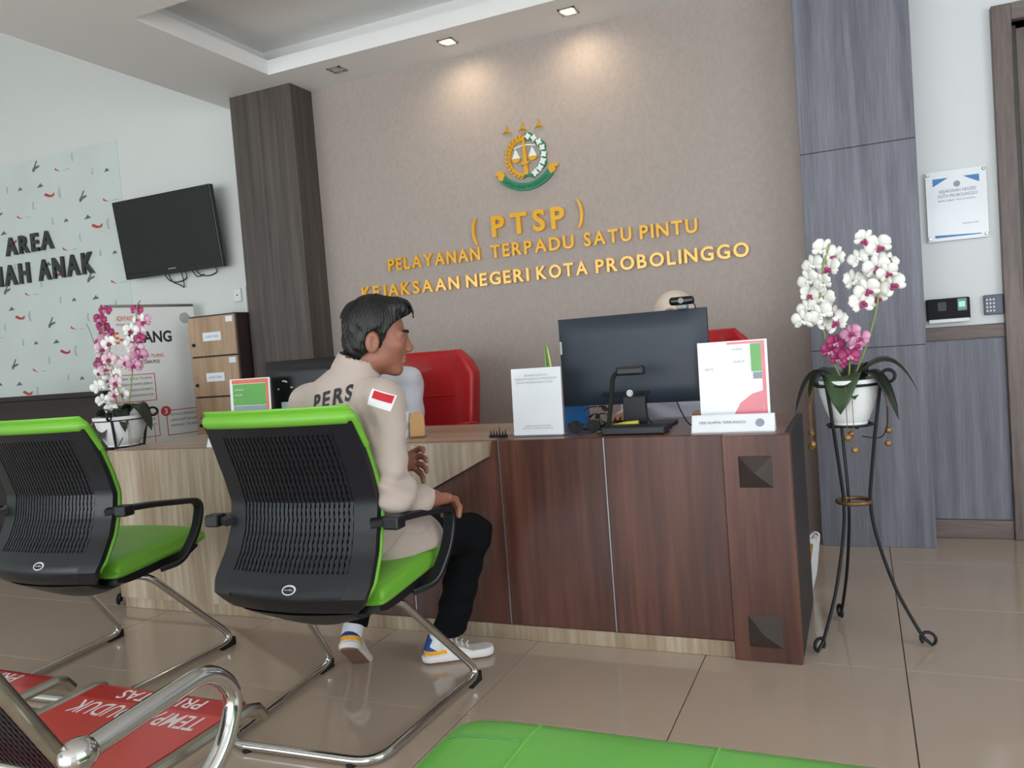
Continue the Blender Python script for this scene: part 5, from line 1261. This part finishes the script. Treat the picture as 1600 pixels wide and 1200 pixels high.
# shoes: local frame heel at 0, toe along +y
def shoe_mesh():
    K = SDF((-.07, -.04, -.01), (.07, .31, .16), .0032)
    K.cone((0, .045, .035), (0, .20, .032), .034, .036, .02); K.cone((.004, .20, .034), (.006, .235, .030), .037, .030, .02)
    K.cone((0, .04, .05), (0, .055, .085), .034, .036, .02); K.cone((0, .09, .06), (0, .17, .045), .030, .028, .02)
    K.cone((0, .06, .085), (-.0, .05, .16), .026, .030, .006, 'sub'); K.cut((0, .05, .098), (0, .55, 1)) if False else K.cut((0, .03, .102), (0, .42, 1))
    K.cut((0, 0, .018), (0, 0, -1))
    def mf(c):
        y, z = c[:, 1], c[:, 2]; m = np.zeros(len(c))
        m[(y < .075) & (z > .052) & (z < .115)] = 1; m[(y < .095-.3*(z-.03)) & (z > .035) & (z <= .052)] = 2
        return m
    up_ = K.mesh('shoe_upper', ['shoe_white', 'shoe_blue', 'shoe_yellow'], mf)
    L = SDF((-.07, -.05, -.01), (.07, .32, .06), .0032)
    L.cone((0, .035, .02), (.004, .235, .02), .040, .041, .01); L.cut((0, 0, .030), (0, -.03, 1)); L.cut((0, 0, .006), (0, 0, -1))
    so = L.mesh('shoe_sole', ['shoe_sole'])
    N_ = SDF((-.07, -.05, -.01), (.07, .32, .06), .0032)
    N_.cone((0, .035, .02), (.004, .235, .02), .037, .038, .01); N_.cut((0, 0, .008), (0, 0, 1)); N_.cut((0, 0, 0), (0, 0, -1))
    return up_, so, N_.mesh('shoe_outsole', ['shoe_outsole'])
ups, sol, outs = shoe_mesh()
def put_shoe(Mx, ank, top):
    o = link('shoe', ups, man); o.matrix_local = Matrix.Translation(-MO) @ Mx
    link('sole', sol, o); link('outsole', outs, o)
    for k in range(4):
        y = .115+k*.020; zt = .088-.010*k
        MB().tube(curve([(-.024, y, zt-.012), (-.010, y+.004, zt+.001), (.010, y-.004, zt+.001), (.024, y, zt-.012)], 4), .0026, 6).build('lace', 'shoe_sole', o)
    for k in range(2): MB().bar([(.036, .125+k*.022, .038), (.030, .118+k*.022, .066)], .006, .002, (0, 1, 0)).build('side_stripe', 'print_text_grey', o)
    MB().tube([Vector(ank)-MO, Vector(top)-MO], [.036, .034], 16).build('sock', 'sock_white', man, smooth=True)
h0, t0 = Vector((-1.44, 2.354, 0)), Vector((-1.238, 2.486, 0)); dv = (t0-h0); ang = math.atan2(-dv.x, dv.y)
MxR = Matrix.Translation(h0+dv.normalized()*.004+Vector((-.008, -.008, .0005))) @ Matrix.Rotation(ang, 4, 'Z') @ Matrix.Scale(.90, 4)
put_shoe(MxR, MxR @ Vector((0, .052, .06)), AR_+np.array((0.0, 0, .04)))
put_shoe(MxL, MxL @ Vector((0, .050, .06)), AL_+(KL-AL_)*.15)

# ---------------------------------------------------------------- the two officials behind the desk (facing the room)
def official(label, o, hand_l, hand_r, hijab, shirt_m, lean=.0):
    x, y = o; O = Vector((x, y, 0)); t = thing('person', label, 'person', O)
    sk = 'skin_fair' if hijab else 'skin'
    NBk = np.array((x, y-.02-lean, 1.02)); HCn = (x, y-.035-lean, 1.128)
    Bd = SDF((x-.30, y-.60, .46), (x+.30, y+.22, 1.29), .0045)
    A_, P_ = add_head(Bd, HCn, PI, .10, 0, NBk)
    Bd.cone(NBk, (x, y, .9), .055, .08, .04); Bd.ell((x, y, .82), (.15, .095, .18), None, .04); Bd.ell((x, y+.01, .60), (.15, .11, .14), None, .04)
    arms = []
    for s, hd in ((-1, hand_l), (1, hand_r)):
        sh_ = np.array((x+s*.165, y-.005, .945)); hd = np.array(hd, float); el = np.array((x+s*.215, y-.08, .70)); wr = hd+(el-hd)*.30
        arms.append((sh_, el, wr))
        Bd.cone((x, y, .95), sh_, .06, .05, .03); Bd.cone(sh_, el, .045, .038, .02); Bd.cone(el, wr, .036, .026, .02)
        dv_ = hd-wr; dv_ /= np.linalg.norm(dv_); sd = np.array((-dv_[1], dv_[0], 0)); 
        for q in (-.018, 0, .018): Bd.cone(wr, wr+dv_*.06+sd*q, .020, .015, .012)
        for q, L in ((-.027, .055), (-.009, .066), (.009, .063), (.027, .050)): finger(Bd, [wr+dv_*.06+sd*q, wr+dv_*(.06+L*.55)+sd*q*1.1+(0, 0, .004), wr+dv_*(.06+L)+sd*q*1.1+(0, 0, -.012)], .0095, .007)
        finger(Bd, [wr+dv_*.02-sd*s*.02, wr+dv_*.05-sd*s*.045, wr+dv_*.075-sd*s*.045], .011, .008)
    mesh_part('body', Bd.mesh('body', [sk]), t, O)
    for s in (-1, 1):
        e = MB().ball(Vector(P_(s*.031, .0835, -.002))-O, .0112, 12, 8).build('eye', 'eye_white', t, smooth=True)
        MB().ball(Vector(P_(s*.031, .0910, -.002))-O, .0052, 10, 8).build('iris', 'hair_black', e, smooth=True)
    Sh = SDF((x-.33, y-.60, .44), (x+.33, y+.24, 1.08), .0055)
    Sh.ell((x, y, .84), (.18, .118, .18), None, .03); Sh.ell((x, y+.005, .64), (.168, .13, .20), None, .05); Sh.cone((x, y-.01, .98), NBk+(0, 0, -.01), .075, .062, .04)
    for sh_, el, wr in arms:
        Sh.cone((x, y, .955), sh_, .078, .064, .03); Sh.cone(sh_, el, .064, .054, .02); Sh.cone(el, el+(wr-el)*.95, .052, .038, .02); Sh.cut_local(el+(wr-el)*.93, wr-el, .055)
    Sh.warp(lambda X, Y, Z: .003*np.sin(46*Z+18*X-14*Y)*np.sin(24*X+31*Y+9*Z)+.0024*np.sin(75*Z-40*Y+22*X))
    Sh.cone(NBk, NBk+(0, -.01, .03), .068, .064, .004); Sh.cone(NBk+(0, 0, .01), NBk+(0, 0, .12), .0555, .058, .003, 'sub'); Sh.cut((0, 0, .455), (0, 0, -1))
    sm = Sh.mesh('shirt', [shirt_m]); mesh_part('shirt', sm, t, O)
    Tr = SDF((x-.26, y-.56, .02), (x+.26, y+.2, .62), .007)
    Tr.ell((x, y, .53), (.17, .14, .08), None, .04)
    for s in (-1, 1): Tr.cone((x+s*.075, y, .54), (x+s*.10, y-.40, .50), .078, .064, .03); Tr.cone((x+s*.10, y-.40, .50), (x+s*.10, y-.37, .09), .062, .05, .02)
    mesh_part('trousers', Tr.mesh('trousers', ['trouser_black']), t, O)
    for s in (-1, 1):
        mb = link('shoe', ups.copy(), t); mb.data.materials.clear(); [mb.data.materials.append(MATS['black_rubber']) for _ in range(3)]
        mb.matrix_local = Matrix.Translation((s*.10, -.32, 0)) @ Matrix.Rotation(PI, 4, 'Z') @ Matrix.Scale(.9, 4) @ Matrix.Translation((0, -.05, -.016))
    Hd = SDF(np.array(HCn)-(.19, .19, .26), np.array(HCn)+(.19, .19, .19), .0045); R_ = A_.T
    if hijab:
        Hd.ell(P_(0, -.012, .036), [.092*HS, .112*HS, .102*HS], R_, .01); Hd.ell(P_(0, -.005, -.06), [.088*HS, .10*HS, .10*HS], R_, .05); Hd.ell(P_(0, -.0, -.17), [.125*HS, .11*HS, .085*HS], R_, .06)
        Hd.ell(P_(0, .12, -.02), [.056*HS, .085*HS, .088*HS], R_, .006, 'sub')
        mesh_part('hijab', Hd.mesh('hijab', ['hijab_cream']), t, O)
    else:
        Hd.ell(P_(0, -.018, .042), [.084*HS, .104*HS, .092*HS], R_, .01); Hd.ell(P_(0, -.045, -.02), [.072*HS, .066*HS, .075*HS], R_, .03)
        Hd.cut(P_(0, .045, .035), A_[:, 1]*.75-A_[:, 2]*.66); Hd.cut(P_(0, 0, -.075), -A_[:, 2])
        mesh_part('hair', Hd.mesh('hair', ['hair_black']), t, O)
    return t
official('official in a white shirt sitting mostly hidden behind the man in beige', (-2.225, 3.44), (-2.32, 3.10, .765), (-2.06, 3.10, .765), False, 'shirt_white')
official('official in a cream headscarf hidden behind the slate grey monitor', (-.715, 3.45), (-.875, 3.03, .765), (-.56, 3.06, .765), True, 'shirt_white', .01)
